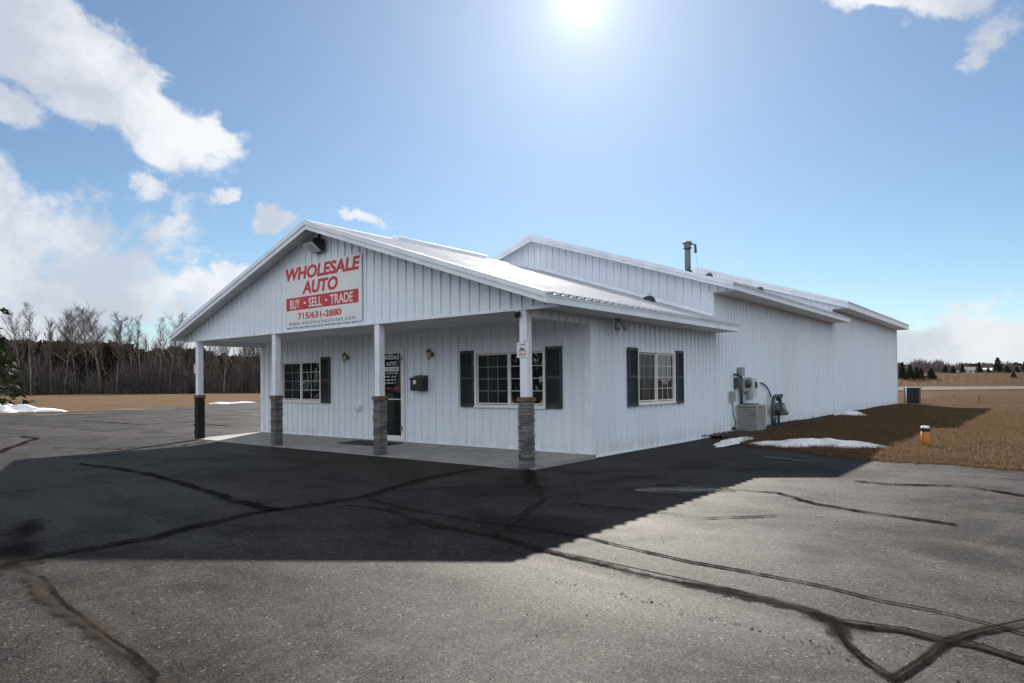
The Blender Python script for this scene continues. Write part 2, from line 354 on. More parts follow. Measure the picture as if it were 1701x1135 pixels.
# parking lot
edge = [(70, 2.2)]+[(x, 2.36+.10*math.sin(x*1.7)+.05*math.sin(x*5.1)) for x in np.arange(22, 4.2, -.6)]+[(3.95, 2.5), (3.2, 2.95), (2.3, 3.5), (1.5, 4.0), (.95, 4.4), (.55, 5.05), (.03, 5.9), (-.6, 6.1)]
left = [(-10.2, 6.1), (-10.4, 31), (-47, 31), (-46.4, 21), (-41, 12), (-37.5, 5), (-36.2, 0), (-36.5, -30), (70, -30)]
lot = MB().add([(x, y, -.05) for x, y in edge+left], [tuple(range(len(edge+left)))]).make('asphalt_lot', M_ASPH); meta(lot, kind='structure')
if lot.data.polygons[0].normal.z < 0: lot.data.flip_normals()
# concrete walk under the porch
slab = MB()
slab.add([(-11.06, -1.93, -.025), (.07, -1.93, -.025), (.07, .05, .03), (-11.06, .05, .03), (-11.06, -1.93, -.2), (.07, -1.93, -.2), (.07, .05, -.2), (-11.06, .05, -.2)],
         [(0, 1, 2, 3), (0, 4, 5, 1), (1, 5, 6, 2), (3, 2, 6, 7), (0, 3, 7, 4)])
slab = slab.make('porch_walk', M_CONC); meta(slab, kind='structure')
for x in (-8.3, -5.55, -2.8): MB().prism([(x-.005, -1.925, -.0245), (x+.005, -1.925, -.0245), (x+.005, -.04, .0292), (x-.005, -.04, .0292)], (0, 0, .0012)).make('control_joint', M_DKGREY, slab)

def ribbon(name, pts, width, mat, z=.004, seed=0, parent=lot, world=False, step=.05):
    rnd = random.Random(seed); P = [V3((p[0], p[1], -.05)) if world else gp(p[0], p[1]) for p in pts]
    ws = width if hasattr(width, '__len__') else [width]*len(P)
    out = []
    for i in range(len(P)-1):
        k = max(2, int((P[i+1]-P[i]).length/(step*2)))
        for j in range(k): a = j/k; out.append((P[i].lerp(P[i+1], a), ws[i]*(1-a)+ws[i+1]*a))
    out.append((P[-1], ws[-1]))
    vs, fs, ed = [], [], []; off = 0; jl = jr = 1.
    for i, (p, wd) in enumerate(out):
        d = (out[min(i+1, len(out)-1)][0]-out[max(i-1, 0)][0]).normalized(); nrm = V3((-d.y, d.x, 0))
        off = off*.88+rnd.uniform(-.2, .2)*min(wd, .1); jl = jl*.65+.35*rnd.uniform(.3, 1.7); jr = jr*.65+.35*rnd.uniform(.3, 1.7); wl, wr = wd*jl, wd*jr
        c = p+nrm*off; c.z = -.05+z
        vs += [c+nrm*wl, c, c-nrm*wr]; ed += [1., 0., 1.]
        if i: b = 3*i; fs += [(b-3, b-2, b+1, b), (b-2, b-1, b+2, b+1)]
    me = mesh(name, vs, fs); at = me.attributes.new('edge', 'FLOAT', 'POINT'); at.data.foreach_set('value', ed)
    o = link(name, me, parent, mat)
    if me.polygons and me.polygons[0].normal.z < 0: me.flip_normals()
    return o
ribbon('sealed_crack', [(-60, 962), (0, 942), (120, 918), (250, 895), (340, 872), (420, 853), (520, 840), (600, 827), (640, 815), (700, 797), (780, 782), (840, 774)], [.26, .24, .13, .10, .12, .10, .09, .11, .15, .13, .10, .07], M_TAR, .004, 1)
ribbon('sealed_crack', [(575, 840), (640, 846), (720, 874), (820, 892), (850, 900), (910, 917), (975, 932), (1090, 957), (1195, 980), (1285, 1000), (1350, 1018), (1395, 1035), (1500, 1049), (1570, 1067), (1620, 1075), (1701, 1100), (1800, 1130)], [.04, .06, .07, .07, .07, .07, .08, .085, .10, .10, .10, .085, .05, .06, .07, .07, .07], M_TAR, .005, 2)
ribbon('sealed_crack', [(610, 829), (700, 850), (820, 870), (850, 876)], .06, M_TAR, .006, 3)
ribbon('sealed_crack', [(815, 893), (850, 868), (880, 850), (905, 833), (890, 800), (880, 780)], [.09, .07, .07, .05, .05, .08], M_TAR, .007, 4)
ribbon('sealed_crack', [(1385, 1032), (1400, 1068), (1435, 1100), (1485, 1132), (1500, 1150)], [.07, .05, .045, .04, .04], M_TAR, .008, 5)
ribbon('sealed_crack', [(1480, 1132), (1525, 1105), (1570, 1069), (1630, 1051), (1720, 1032)], [.035, .035, .045, .03, .03], M_TAR, .009, 6)
for k_, (pl_, w_) in enumerate((([(0, 942), (120, 918), (250, 895), (340, 872), (420, 853), (520, 840), (600, 827), (640, 815), (700, 797), (780, 782)], .03), ([(720, 874), (820, 892), (910, 917), (975, 932), (1090, 957), (1195, 980), (1285, 1000), (1350, 1018), (1395, 1035), (1500, 1049), (1570, 1067), (1620, 1075), (1701, 1100), (1800, 1130)], .018), ([(1385, 1032), (1400, 1068), (1435, 1100), (1485, 1132)], .016), ([(1480, 1132), (1525, 1105), (1570, 1069), (1630, 1051), (1720, 1032)], .016))): ribbon('crack', pl_, w_, M_THIN, .024, 70+k_)
ribbon('crack_stain', [(1345, 1020), (1400, 1040), (1450, 1042)], [.10, .17, .1], M_DAMP, .010, 61)
ribbon('crack', [(845, 873), (970, 892), (1060, 915), (1150, 935), (1270, 957), (1370, 975), (1465, 1000), (1550, 1015), (1630, 1034), (1720, 1060)], [.035, .03, .03, .03, .026, .03, .022, .02, .02, .02], M_THIN, .011, 7)
ribbon('crack', [(1090, 807), (1200, 812), (1290, 820), (1350, 837), (1425, 850), (1500, 860), (1590, 872)], .06, M_THIN, .012, 8)
ribbon('crack', [(1420, 800), (1475, 806), (1600, 808), (1720, 828)], .09, M_THIN, .013, 9)
ribbon('crack', [(950, 838), (1080, 850), (1180, 862), (1290, 858)], .03, M_THIN, .013, 12)
SP = [gp(*q) for q in ((920, 962), (1050, 995), (1130, 1015), (1200, 1032), (1350, 1070), (1430, 1094))]; tar = MB(); rk_ = random.Random(4)
for i in range(150):
    j = rk_.randrange(5); p = SP[j].lerp(SP[j+1], rk_.random()); r = rk_.uniform(.002, .007)*(1.6 if rk_.random() < .12 else 1); x, y = p.x+rk_.gauss(0, .035), p.y+rk_.gauss(0, .035)
    tar.add([(x+r*rk_.uniform(.6, 1.5)*math.cos(k*1.257), y+r*rk_.uniform(.6, 1.5)*math.sin(k*1.257), -.0455) for k in range(5)], [(0, 1, 2, 3, 4)])
meta(tar.make('loose_tar_specks', plain('tar_specks', (.022, .02, .019), .95, spec=.1), lot), None, None, None, 'stuff')
ribbon('dirt_filled_crack', [(40, 935), (60, 955), (90, 1000), (140, 1040), (200, 1075), (235, 1100), (280, 1135), (330, 1175)], [.05, .09, .10, .11, .10, .085, .07, .06], M_DIRT, .015, 11)
ribbon('crack', [(70, 960), (110, 1010), (160, 1050), (225, 1092), (262, 1130)], .022, M_THIN, .016, 14)
ribbon('crack', [(130, 771), (215, 782), (280, 797), (350, 817), (400, 835), (455, 849)], [.06, .08, .08, .09, .11, .1], M_THIN, .017, 13)
ribbon('damp_patch', [(55, 865), (25, 895), (20, 930), (40, 945)], [.15, .3, .3, .15], M_DAMP, .018, 15)
ribbon('salt_stain', [(1055, 816), (1095, 817), (1160, 816), (1222, 815)], [.12, .42, .40, .14], M_SALT, .019, 16)
ribbon('salt_stain', [(1270, 760), (1340, 768)], [.1, .12], M_SALT, .019, 17)
ribbon('salt_stain', [(60, 691), (110, 688), (170, 687)], [1., 1.6, 1.], M_SALT, .019, 19)
ribbon('salt_stain', [(200, 680), (240, 681), (290, 680)], [1.5, 2., 1.5], M_SALT, .020, 20)
for k, pl in enumerate([[(-40, 760), (0, 752), (32, 740), (61, 729), (34, 726), (-20, 727)], [(90, 745), (200, 747), (300, 741), (340, 735)], [(140, 700), (240, 706), (330, 700)], [(345, 706), (390, 709), (435, 707)]]):
    ribbon('crack', pl, .10, M_THIN, .021, 30+k)
ribbon('damp_patch', [(872, 779), (878, 795), (874, 806)], [.12, .16, .08], M_DAMP, .022, 41)
ribbon('damp_patch', [(700, 745), (800, 770), (870, 782)], [.02, .02, .03], M_DAMP, .022, 42)

lg = MB(); rg = random.Random(77)
for i in range(1500):
    if rg.random() < .6: x = rg.uniform(-3, 9.5); y = rg.uniform(-8.6, 2)
    else: x = rg.uniform(2, 14); y = 2.3-abs(rg.gauss(0, .5))
    r = rg.uniform(.003, .009)*(1.8 if rg.random() < .06 else 1); a_ = rg.uniform(0, 6.28); ca, sa = math.cos(a_)*r, math.sin(a_)*r
    lg.add([(x+ca, y+sa, -.05), (x-sa, y+ca*.8, -.05), (x-ca*.9, y-sa, -.05), (x+sa, y-ca, -.05), (x+ca*.2, y, -.05+r*rg.uniform(.7, 1.3))], [(0, 1, 4), (1, 2, 4), (2, 3, 4), (3, 0, 4)])
meta(lg.make('loose_gravel', plain('loose_grit', (.075, .068, .062), .9, spec=.15, var=.5, scale=40), lot), None, None, None, 'stuff')
# lawn on the right with blades
def lawn_edge(x):
    return np.interp(x, [.03, .55, .95, 1.5, 2.3, 3.2, 3.95, 4.3, 90], [5.9, 5.05, 4.4, 4.0, 3.5, 2.95, 2.5, 2.4, 2.3])+np.where(x > 4.2, .10*np.sin(x*1.7)+.05*np.sin(x*5.1), 0)
def lawn_z(x, y):
    t = y-lawn_edge(x)
    z = -.075+.085*smooth01(t, -.05, .5)+.025*np.sin(x*1.3+y*.4)*np.sin(y*.9-x*.3)*smooth01(t, .3, 2)
    z = z+.05*np.exp(-((x-5.35)**2+(y-4.75)**2)/.05)              # molehill beside the yellow pipe
    return z-.35*smooth01(y, 55, 68)-.35*smooth01(x, 52, 60)
xs = np.concatenate([np.linspace(.03, 10, 60), np.linspace(10.4, 60, 60)]); ts = np.concatenate([[-.06, 0, .06, .14, .25, .4], np.linspace(.6, 14, 50), np.linspace(15, 66, 40)])
X, T = np.meshgrid(xs, ts); Y = lawn_edge(X)+T; Z = lawn_z(X, Y); n = len(xs)
lawn = link('lawn', mesh('lawn', np.stack([X.ravel(), Y.ravel(), Z.ravel()], 1).tolist(), [(j*n+i, j*n+i+1, (j+1)*n+i+1, (j+1)*n+i) for j in range(len(ts)-1) for i in range(n-1)], True), None, M_LAWN); meta(lawn, kind='structure')
def blades(name, x, y, z, hmin, hmax, wd, mat):
    k = len(x); a = RNG.uniform(0, 6.283, k); h = RNG.uniform(hmin, hmax, k); le = RNG.normal(0, .55, (k, 2))*h[:, None]
    dx, dy = np.cos(a)*wd, np.sin(a)*wd
    v = np.empty((k, 3, 3)); v[:, 0] = np.stack([x-dx, y-dy, z-.01], 1); v[:, 1] = np.stack([x+dx, y+dy, z-.01], 1); v[:, 2] = np.stack([x+le[:, 0], y+le[:, 1], z+h], 1)
    me = bpy.data.meshes.new(name); me.vertices.add(3*k); me.vertices.foreach_set('co', v.ravel()); me.loops.add(3*k); me.loops.foreach_set('vertex_index', np.arange(3*k))
    me.polygons.add(k); me.polygons.foreach_set('loop_start', np.arange(k)*3); me.update()
    at = me.attributes.new('tint', 'FLOAT', 'POINT'); at.data.foreach_set('value', np.repeat(RNG.random(k), 3).astype(np.float32))
    return meta(link(name, me, None, mat), kind='stuff')
bx = np.concatenate([RNG.uniform(.1, 14, 260000), RNG.uniform(.1, 45, 90000)]); bt = np.concatenate([RNG.uniform(-.03, 1, 260000)**1*1.0, np.zeros(90000)])
bt[:260000] = 22*RNG.random(260000)**1.6-.03; bt[260000:] = 4+42*RNG.random(90000)**1.2
by = lawn_edge(bx)+bt; keep = RNG.random(len(bx)) < np.where(np.sin(bx*2.1+np.sin(by*1.7)*2)*np.sin(by*2.3+np.sin(bx*1.1)*2) > -.25, 1., .45)
keep &= ~((bx < .5) & (by < 30)); bx, by = bx[keep], by[keep]
meta(blades('dry_grass', bx, by, lawn_z(bx, by), .02, .075, .006, M_BLADE), 'short dry brown grass over the lawn right of the building', 'grass')
tx = RNG.uniform(.6, 24, 1500); tt = 18*RNG.random(1500)**1.3+.05; tx = np.repeat(tx, 16); tt = np.repeat(tt, 16); tx = tx+RNG.normal(0, .05, len(tx)); ty = lawn_edge(tx)+tt+RNG.normal(0, .05, len(tx))
meta(blades('grass_tufts', tx, ty, lawn_z(tx, ty), .05, .13, .006, M_BLADE), 'taller straw coloured tufts scattered over the dry lawn', 'grass')
ex = RNG.uniform(.5, 30, 26000); ey = lawn_edge(ex)+.10*np.sin(ex*3.3)*np.sin(ex*7.9+1)+.05*np.sin(ex*23)+RNG.normal(.02, .07, 26000)
meta(blades('grass_fringe', ex, ey, np.maximum(lawn_z(ex, ey), -.05)-.005, .03, .10, .005, M_BLADE), 'ragged dry grass fringe along the asphalt edge', 'grass')
# dark gravel strip along the side wall
gv = MB(); rr = random.Random(5)
ys = np.arange(5.4, 32.4, .6); pr = []
for y in ys: pr.append((y, .55+.25*math.sin(y*1.1)+rr.uniform(-.08, .08)))
for i in range(len(pr)-1): gv.add([(.01, pr[i][0], .0), (pr[i][1], pr[i][0], .035), (pr[i+1][1], pr[i+1][0], .035), (.01, pr[i+1][0], .0)], [(0, 1, 2, 3)])
meta(gv.make('gravel_strip', M_GRAVEL), kind='structure')
st = MB()
for i in range(900):
    y = rr.uniform(4.9, 12) if rr.random() < .7 else rr.uniform(5, 31); x = rr.uniform(.02, .75); r = rr.uniform(.015, .045)
    st.add([(x+r*rr.uniform(.7, 1.2), y, .03), (x, y+r, .03), (x-r, y, .03), (x, y-r, .03), (x+rr.uniform(-.3, .3)*r, y, .03+r*rr.uniform(.6, 1.1))], [(0, 1, 4), (1, 2, 4), (2, 3, 4), (3, 0, 4)])
meta(st.make('gravel_stones', M_GRAVEL), 'loose dark stones along the foot of the side wall', 'gravel', None, 'stuff')

# snow
def snow(name, cx, cy, rx, ry, h, rot, label, z0, seed, lumps=.25):
    rnd = np.random.default_rng(seed); nr, na = 14, 60; ph = rnd.uniform(0, 6.28, 6); am = rnd.uniform(.05, .16, 6); am2 = rnd.uniform(.02, .05, 5); ph2 = rnd.uniform(0, 6.28, 5)
    vs, fs = [(0, 0, h)], []
    for i in range(1, nr+1):
        r = i/nr
        for k in range(na):
            a = 6.2832*k/na; o = 1+sum(am[j]*math.sin((j+2)*a+ph[j]) for j in range(6))+sum(am2[j]*math.sin((9+4*j)*a+ph2[j]) for j in range(5))
            z = h*(1-r**1.7)*(1+lumps*math.sin(5*r+3*a+ph[0])*math.sin(7*r-2*a+ph[1]))+rnd.normal(0, .035)*h*(1 if i < nr else 0)
            vs.append((rx*r*o*math.cos(a), ry*r*o*math.sin(a), z if i < nr else -.03))
    for k in range(na): fs.append((0, 1+k, 1+(k+1) % na))
    for i in range(nr-1):
        for k in range(na): b = 1+i*na; fs.append((b+k, b+na+k, b+na+(k+1) % na, b+(k+1) % na))
    o = link(name, mesh(name, vs, fs, True), None, M_SNOW, (cx, cy, z0)); o.rotation_euler.z = rot
    return meta(o, label, 'snow')
p0, p1 = gp(1275, 733, .05), gp(1466, 741, .05); c = (p0+p1)/2
snow('snow_patch', c.x, c.y, (p1-p0).length*.53, .50, .13, math.atan2(p1.y-p0.y, p1.x-p0.x), 'long melting snow drift on the dry lawn beside the asphalt', .01, 3)
p0, p1 = gp(1192, 738, 0), gp(1255, 727, 0); c = (p0+p1)/2
snow('snow_patch', c.x, c.y, (p1-p0).length*.55, .22, .06, math.atan2(p1.y-p0.y, p1.x-p0.x), 'thin flat snow streak in front of the air conditioner', .0, 4)
c = gp(1413, 689, .05); snow('snow_patch', c.x, c.y, .55, .35, .16, .3, 'small snow mound near the foot of the rear wall', .02, 5)
c = gp(18, 684); snow('snow_heap', c.x-.9, c.y-.2, 3.0, 1.3, .34, YAW+.15, 'dirty plowed snow heap at the left end of the lot', -.06, 6, .5)
c = gp(368, 669.5); snow('snow_patch', c.x, c.y, 1.0, .7, .12, YAW, 'low snow remnant seen between the left column and the wall', -.1, 7)
c = gp(404, 668.2); snow('snow_patch', c.x, c.y, 1.2, .6, .10, YAW, 'snow remnant on far lot edge nearest the front wall corner', -.1, 8)
# the plowed bank along the street side, behind the camera (it shows in the window panes)
snow('snow_bank', -13, -27.5, 16, 2.0, 1.0, .03, 'long plowed snow bank along the street side of the lot', -.06, 9)
snow('snow_bank', 36, 24, 14, 1.6, .8, .6, 'plowed snow bank far out on the lawn to the right', -.06, 10)

# road across the field at right
rd = MB(); L = []
for s in np.linspace(22, 262, 41):
    for d in (79.5, 91): p = V3((CAM.x, CAM.y, 0))+V3((Fw.x, Fw.y, 0)).normalized()*(d-.03*s)+Rt0*s; L.append((p.x, p.y, tz(p.x, p.y)+.06))
rd.add(L, [(2*i, 2*i+2, 2*i+3, 2*i+1) for i in range(40)]); meta(rd.make('road', M_ROAD), kind='structure')

# ------------------------------------------------------------------ the building
WB, XM, E_, PD = 10.97, -5.485, .655, 1.85       # width, ridge x, eave overhang, porch depth
D1, D2, D3, SL = 5.835, 17.855, 32.307, 1/3.     # where the middle and rear sections begin, rear end, roof slope
bld = empty('commercial_building', (0, 0, 0), 'long white metal-sided shop with a gabled porch on stone-based posts', 'building')
RIBS = (.1143, .3429, .5715, .8001); PW = .9144
PROF = [(0, 0)]+[q for r in RIBS for q in ((r-.026, 0), (r-.017, .030), (r+.017, .030), (r+.026, 0))]+[(PW, 0)]
PU, PH = [a for a, b in PROF], [b for a, b in PROF]
CACHE = {}
def panels(name, parent, O, U, V, N, length, lo, hi, holes=(), mat=M_SIDING, breaks=(), rib=1., phase=0.):
    O, U, V, N = V3(O), V3(U), V3(V), V3(N); k = 0
    while k*PW-phase < length-.02:
        a0 = k*PW-phase; a1 = min(length, a0+PW); b0 = max(0., a0)-a0
        us = sorted(set([round(u, 4) for u in PU if b0 <= u <= a1-a0]+[round(b0, 4), round(a1-a0, 4)]+[round(b-a0, 4) for b in breaks if max(a0, 0) < b < a1]+[round(b-a0, 4) for h in holes for b in h[:2] if a0 < b < a1]))
        vs, fs = [], []
        for a, b in zip(us, us[1:]):
            if b-a < 1e-4: continue
            m = a0+(a+b)/2; iv = [(None, None)]
            cuts = sorted((h[2], h[3]) for h in holes if h[0] < m < h[1]); segs = []; cur = 'lo'
            for c in cuts: segs.append((cur, c[0])); cur = c[1]
            segs.append((cur, 'hi'))
            for s0, s1 in segs:
                q = []
                for u, e in ((a, s0), (b, s0), (b, s1), (a, s1)):
                    v = lo(a0+u) if e == 'lo' else hi(a0+u) if e == 'hi' else e
                    q.append(U*u+V*v+N*(rib*float(np.interp(u, PU, PH))))
                if (q[3]-q[0]).dot(V) < 1e-4 and (q[2]-q[1]).dot(V) < 1e-4: continue
                o = len(vs); vs += q; fs.append((o, o+1, o+2, o+3))
        par = {}
        def find(q):
            while par.setdefault(q, q) != q: q = par[q]
            return q
        kk = [tuple(round(c, 3) for c in v) for v in vs]
        for f in fs:
            for i in f[1:]: par[find(kk[i])] = find(kk[f[0]])
        comps = {}
        for f in fs: comps.setdefault(find(kk[f[0]]), []).append(f)
        allv = vs
        for cf in comps.values():
            vs = [allv[i] for f in cf for i in f]; fs = [tuple(range(4*i, 4*i+4)) for i in range(len(cf))]
            key = (mat.name, tuple(tuple(round(c, 3) for c in v) for v in vs))
            if key not in CACHE:
                me = mesh(name, vs, fs); me.materials.append(mat)
                if me.polygons[0].normal.dot(N) < 0: me.flip_normals()
                CACHE[key] = me
            link(name, CACHE[key], parent, None, O+U*a0)
        k += 1
FR = dict(U=(1, 0, 0), V=(0, 0, 1), N=(0, -1, 0)); SD = dict(U=(0, 1, 0), V=(0, 0, 1), N=(1, 0, 0)); LF = dict(U=(0, 1, 0), V=(0, 0, 1), N=(-1, 0, 0)); BK = dict(U=(1, 0, 0), V=(0, 0, 1), N=(0, 1, 0))
class LB(MB):                                     # builder in wall coordinates: along the wall, out of the wall, up
    def __init__(s, wall): super().__init__(); s.w = wall
    def b(s, u0, u1, n0, n1, v0, v1): return s.box(u0, u1, -n1, -n0, v0, v1) if s.w == 'front' else s.box(n0, n1, u0, u1, v0, v1)
    def p(s, u, n, v): return V3((u, -n, v)) if s.w == 'front' else V3((n, u, v))

WIN = dict(left=('front', -9.96, -8.141, .905, 2.0), right=('front', -2.822, -.987, .866, 2.0), side=('side', 1.748, 3.526, .885, 1.995))
DOOR = (-5.997, -4.975, .02, 2.195)
fh = [(w_[1]+WB+.02, w_[2]+WB-.02, w_[3]+.02, w_[4]-.02) for w_ in (WIN['left'], WIN['right'])]+[(DOOR[0]+WB+.02, DOOR[1]+WB-.02, -1, DOOR[3]-.02)]
panels('siding_panel', bld, (-WB, 0, 0), length=WB, lo=lambda u: .035, hi=lambda u: 2.56, holes=fh, **FR)
sh = [(WIN['side'][1]+.02, WIN['side'][2]-.02, WIN['side'][3]+.02, WIN['side'][4]-.02)]
panels('siding_panel', bld, (0, 0, 0), length=D1, lo=lambda u: -.02, hi=lambda u: 2.56, holes=sh, **SD)
panels('siding_panel', bld, (0, D1, 0), length=D2-D1, lo=lambda u: -.02, hi=lambda u: 3.576, **SD)
panels('siding_panel', bld, (0, D2, 0), length=D3-D2, lo=lambda u: -.05, hi=lambda u: 4.122, **SD)
for y0, y1, h in ((0, D1, 2.56), (D1, D2, 3.576), (D2, D3, 4.122)): panels('siding_panel', bld, (-WB, y0, 0), length=y1-y0, lo=lambda u: -.1, hi=lambda u, h=h: h, **LF)
# dark closing walls just inside the siding, so that nothing shines through
core = MB()
for y0, y1, h, m in ((.12, D1, 2.5, 0), (D1+.05, D2, 3.5, 0), (D2+.05, D3-.05, 4.05, 0)): core.box(-WB+.12, -.12, y0, y1, -.05, h)
core.make('inner_wall', plain('dark_room', (.03, .03, .03), .9), bld)

def roof(y0, yw, y1, za, ed, ov, zs, low=None):
    """one roof section: y0 wall plane of its gable, ov overhang, za ridge height, zs soffit height"""
    yf = y0-ov; hw = WB/2+ed; c = math.sqrt(1+SL*SL); L = hw*c
    V = V3((-1/c, 0, SL/c)); N = V3((SL/c, 0, 1/c)); top = lambda x: za-SL*abs(x-XM); ze = top(XM+hw)
    panels('roof_panel', bld, (XM+hw, yf, ze), (0, 1, 0), V, N, y1-yf, lambda u: -.03, lambda u: L-.01, (), M_ROOF, (), 1.3)
    V2 = V3((1/c, 0, SL/c)); N2 = V3((-SL/c, 0, 1/c))
    panels('roof_panel', bld, (XM-hw, yf, ze), (0, 1, 0), V2, N2, y1-yf, lambda u: -.03, lambda u: L-.01, (), M_ROOF, (), 1.3)
    dk = MB()
    for s in (1, -1): dk.prism([(XM, yf+.02, za-.006), (XM+s*(hw-.01), yf+.02, ze-.004), (XM+s*(hw-.01), yf+.02, ze-.05), (XM, yf+.02, za-.05)], (0, y1-yf-.04, 0))
    dk.make('roof_deck', M_SOFFIT, bld)
    rc = MB()
    for s in (1, -1): rc.prism([(XM, yf-.02, za+.045), (XM+s*.19, yf-.02, za+.045-.19*SL), (XM+s*.19, yf-.02, za+.026-.19*SL), (XM, yf-.02, za+.026)], (0, y1-yf+.04, 0))
    rc.make('ridge_cap', M_TRIM, bld)
    for s in (1, -1):                              # eave fascia, rake boards, soffits
        xe = XM+s*hw
        f = MB().box(min(xe, xe-s*.025), max(xe, xe-s*.025), yf+.03, y1, zs, ze-.004); f.make('fascia', M_TRIM, bld)
        d = MB().box(min(xe, xe+s*.012), max(xe, xe+s*.012), yf+.03, y1, ze-.045, ze-.012); d.make('drip_edge', M_TRIM, bld)
        rk = MB().prism([(XM, yf-.002, za-.012), (xe, yf-.002, ze-.012), (xe, yf-.002, zs-.004), (XM, yf-.002, za-.012-(ze-zs))], (0, .028, 0)); rk.make('rake_board', M_TRIM, bld)
        rt = MB().prism([(XM, yf-.022, za+.028), (xe, yf-.022, ze+.028), (xe, yf-.022, ze-.060), (XM, yf-.022, za-.060)], (0, .018, 0)); rt.make('rake_trim', M_TRIM, bld)
        rf = MB().prism([(XM, yf-.022, za+.030), (xe, yf-.022, ze+.030), (xe, yf-.022, ze+.034), (XM, yf-.022, za+.034)], (0, .085, 0)); rf.make('rake_flashing', M_TRIM, bld)
        if ov > .2:
            rs = MB().prism([(XM, yf+.03, za-.055), (xe-s*.03, yf+.03, ze-.055+.01), (xe-s*.03, yf+.03, ze-.075+.01), (XM, yf+.03, za-.075)], (0, ov-.035, 0)); rs.make('rake_soffit', M_SOFFIT, bld)
        xa, xb = sorted((xe-s*.03, (0 if s > 0 else -WB)+s*.003))
        MB().box(xa, xb, yw, y1, zs, zs+.012).make('eave_soffit', M_SOFFIT, bld)
    # gable wall
    g0 = XM-hw+.03; g1 = XM+hw-.03
    panels('siding_panel', bld, (g0, y0, 0), length=g1-g0, lo=lambda u: low(g0+u) if low and -WB-1e-6 < g0+u < 1e-6 else zs+.006, hi=lambda u: max(zs+.006, top(g0+u)-.052), breaks=(XM-g0, -WB-g0-.0002, -WB-g0, -g0, .0002-g0), phase=(g0+WB) % PW, **FR)
    MB().prism([(g0, y0+.02, zs+.02), (g1, y0+.02, zs+.02), (g1, y0+.02, max(zs+.03, top(g1)-.06)), (XM, y0+.02, za-.06), (g0, y0+.02, max(zs+.03, top(g0)-.06))], (0, .03, 0)).make('gable_backing', M_SOFFIT, bld)
    return top
YG = -1.90
topF = roof(YG, YG, D1, 4.753, .663, .385, 2.560)
topM = roof(D1, D1, D2, 5.7625, .648, .32, 3.576, lambda x: topF(x)-.05)
topR = roof(D2, D2, D3+.1, 6.384, .610, .12, 4.122, lambda x: min(4.1, topM(x)-.05))
# rear gable end
panels('siding_panel', bld, (-WB, D3, 0), length=WB, lo=lambda u: -.1, hi=lambda u: topR(-WB+u)-.06, breaks=(WB/2,), **BK)
# porch ceiling, header boards and trims
MB().box(-WB-.003, .003, YG+.02, -.002, 2.560, 2.574).make('porch_ceiling', M_SOFFIT, bld)
hb = MB().box(XM-WB/2-.6, XM+WB/2+.6, YG-.036, YG-.0315, 2.528, 2.572); hb.box(XM-WB/2-.6, XM+WB/2+.6, YG-.0315, YG+.02, 2.528, 2.5595); hb.make('gable_base_trim', M_TRIM, bld)
for x, wl, s in ((0, SD, 1), (-WB, LF, -1)):
    panels('siding_panel', bld, (x+s*.015, -1.80, 0), length=1.74, lo=lambda u: 2.425, hi=lambda u: 2.558, **wl)
    MB().box(min(x+s*.012, x-s*.10), max(x+s*.012, x-s*.10), -1.78, -.06, 2.42, 2.5585).make('porch_header', M_TRIM, bld)
ct = MB().box(-.095, .0362, -.0365, -.0312, .03, 2.557); ct.box(.0312, .0365, -.0312, .095, -.02, 2.557); ct.make('corner_trim', M_TRIM, bld)
ct = MB().box(-WB-.0362, -WB+.095, -.0365, -.0312, .03, 2.557); ct.box(-WB-.0365, -WB-.0312, -.0312, .095, -.02, 2.557); ct.make('corner_trim', M_TRIM, bld)
ct = MB().box(-.09, .0358, D1-.0362, D1-.0312, 2.78, 3.57); ct.box(.0312, .0362, D1-.0312, D1+.09, 2.62, 3.57); ct.make('corner_trim', M_TRIM, bld)
MB().box(.0312, .0362, D2-.03, D2+.07, -.02, 4.11).make('corner_trim', M_TRIM, bld)
ct = MB().box(.0312, .0362, D3-.09, D3+.0362, -.05, 4.12); ct.box(-.09, .0312, D3+.0312, D3+.0362, -.05, 4.12); ct.make('corner_trim', M_TRIM, bld)
for a, b in ((-WB+.1, DOOR[0]-.01), (DOOR[1]+.01, -.1)): MB().box(a, b, -.037, -.001, .030, .052).make('base_trim', M_TRIM, bld)
MB().box(.001, .037, .1, D3-.1, -.04, -.012).make('base_trim', M_TRIM, bld)
for a, b in ((-WB+.1, -.1),): MB().box(a, b, -.037, -.0315, 2.535, 2.558).make('ceiling_trim', M_TRIM, bld)
fl = MB().prism([(XM, D1-.10, 4.753+.05), (.0, D1-.10, topF(0)+.05), (.0, D1-.03, topF(0)+.14), (XM, D1-.03, 4.753+.14)], (0, .004, .002)); fl.make('roof_flashing', M_TRIM, bld)

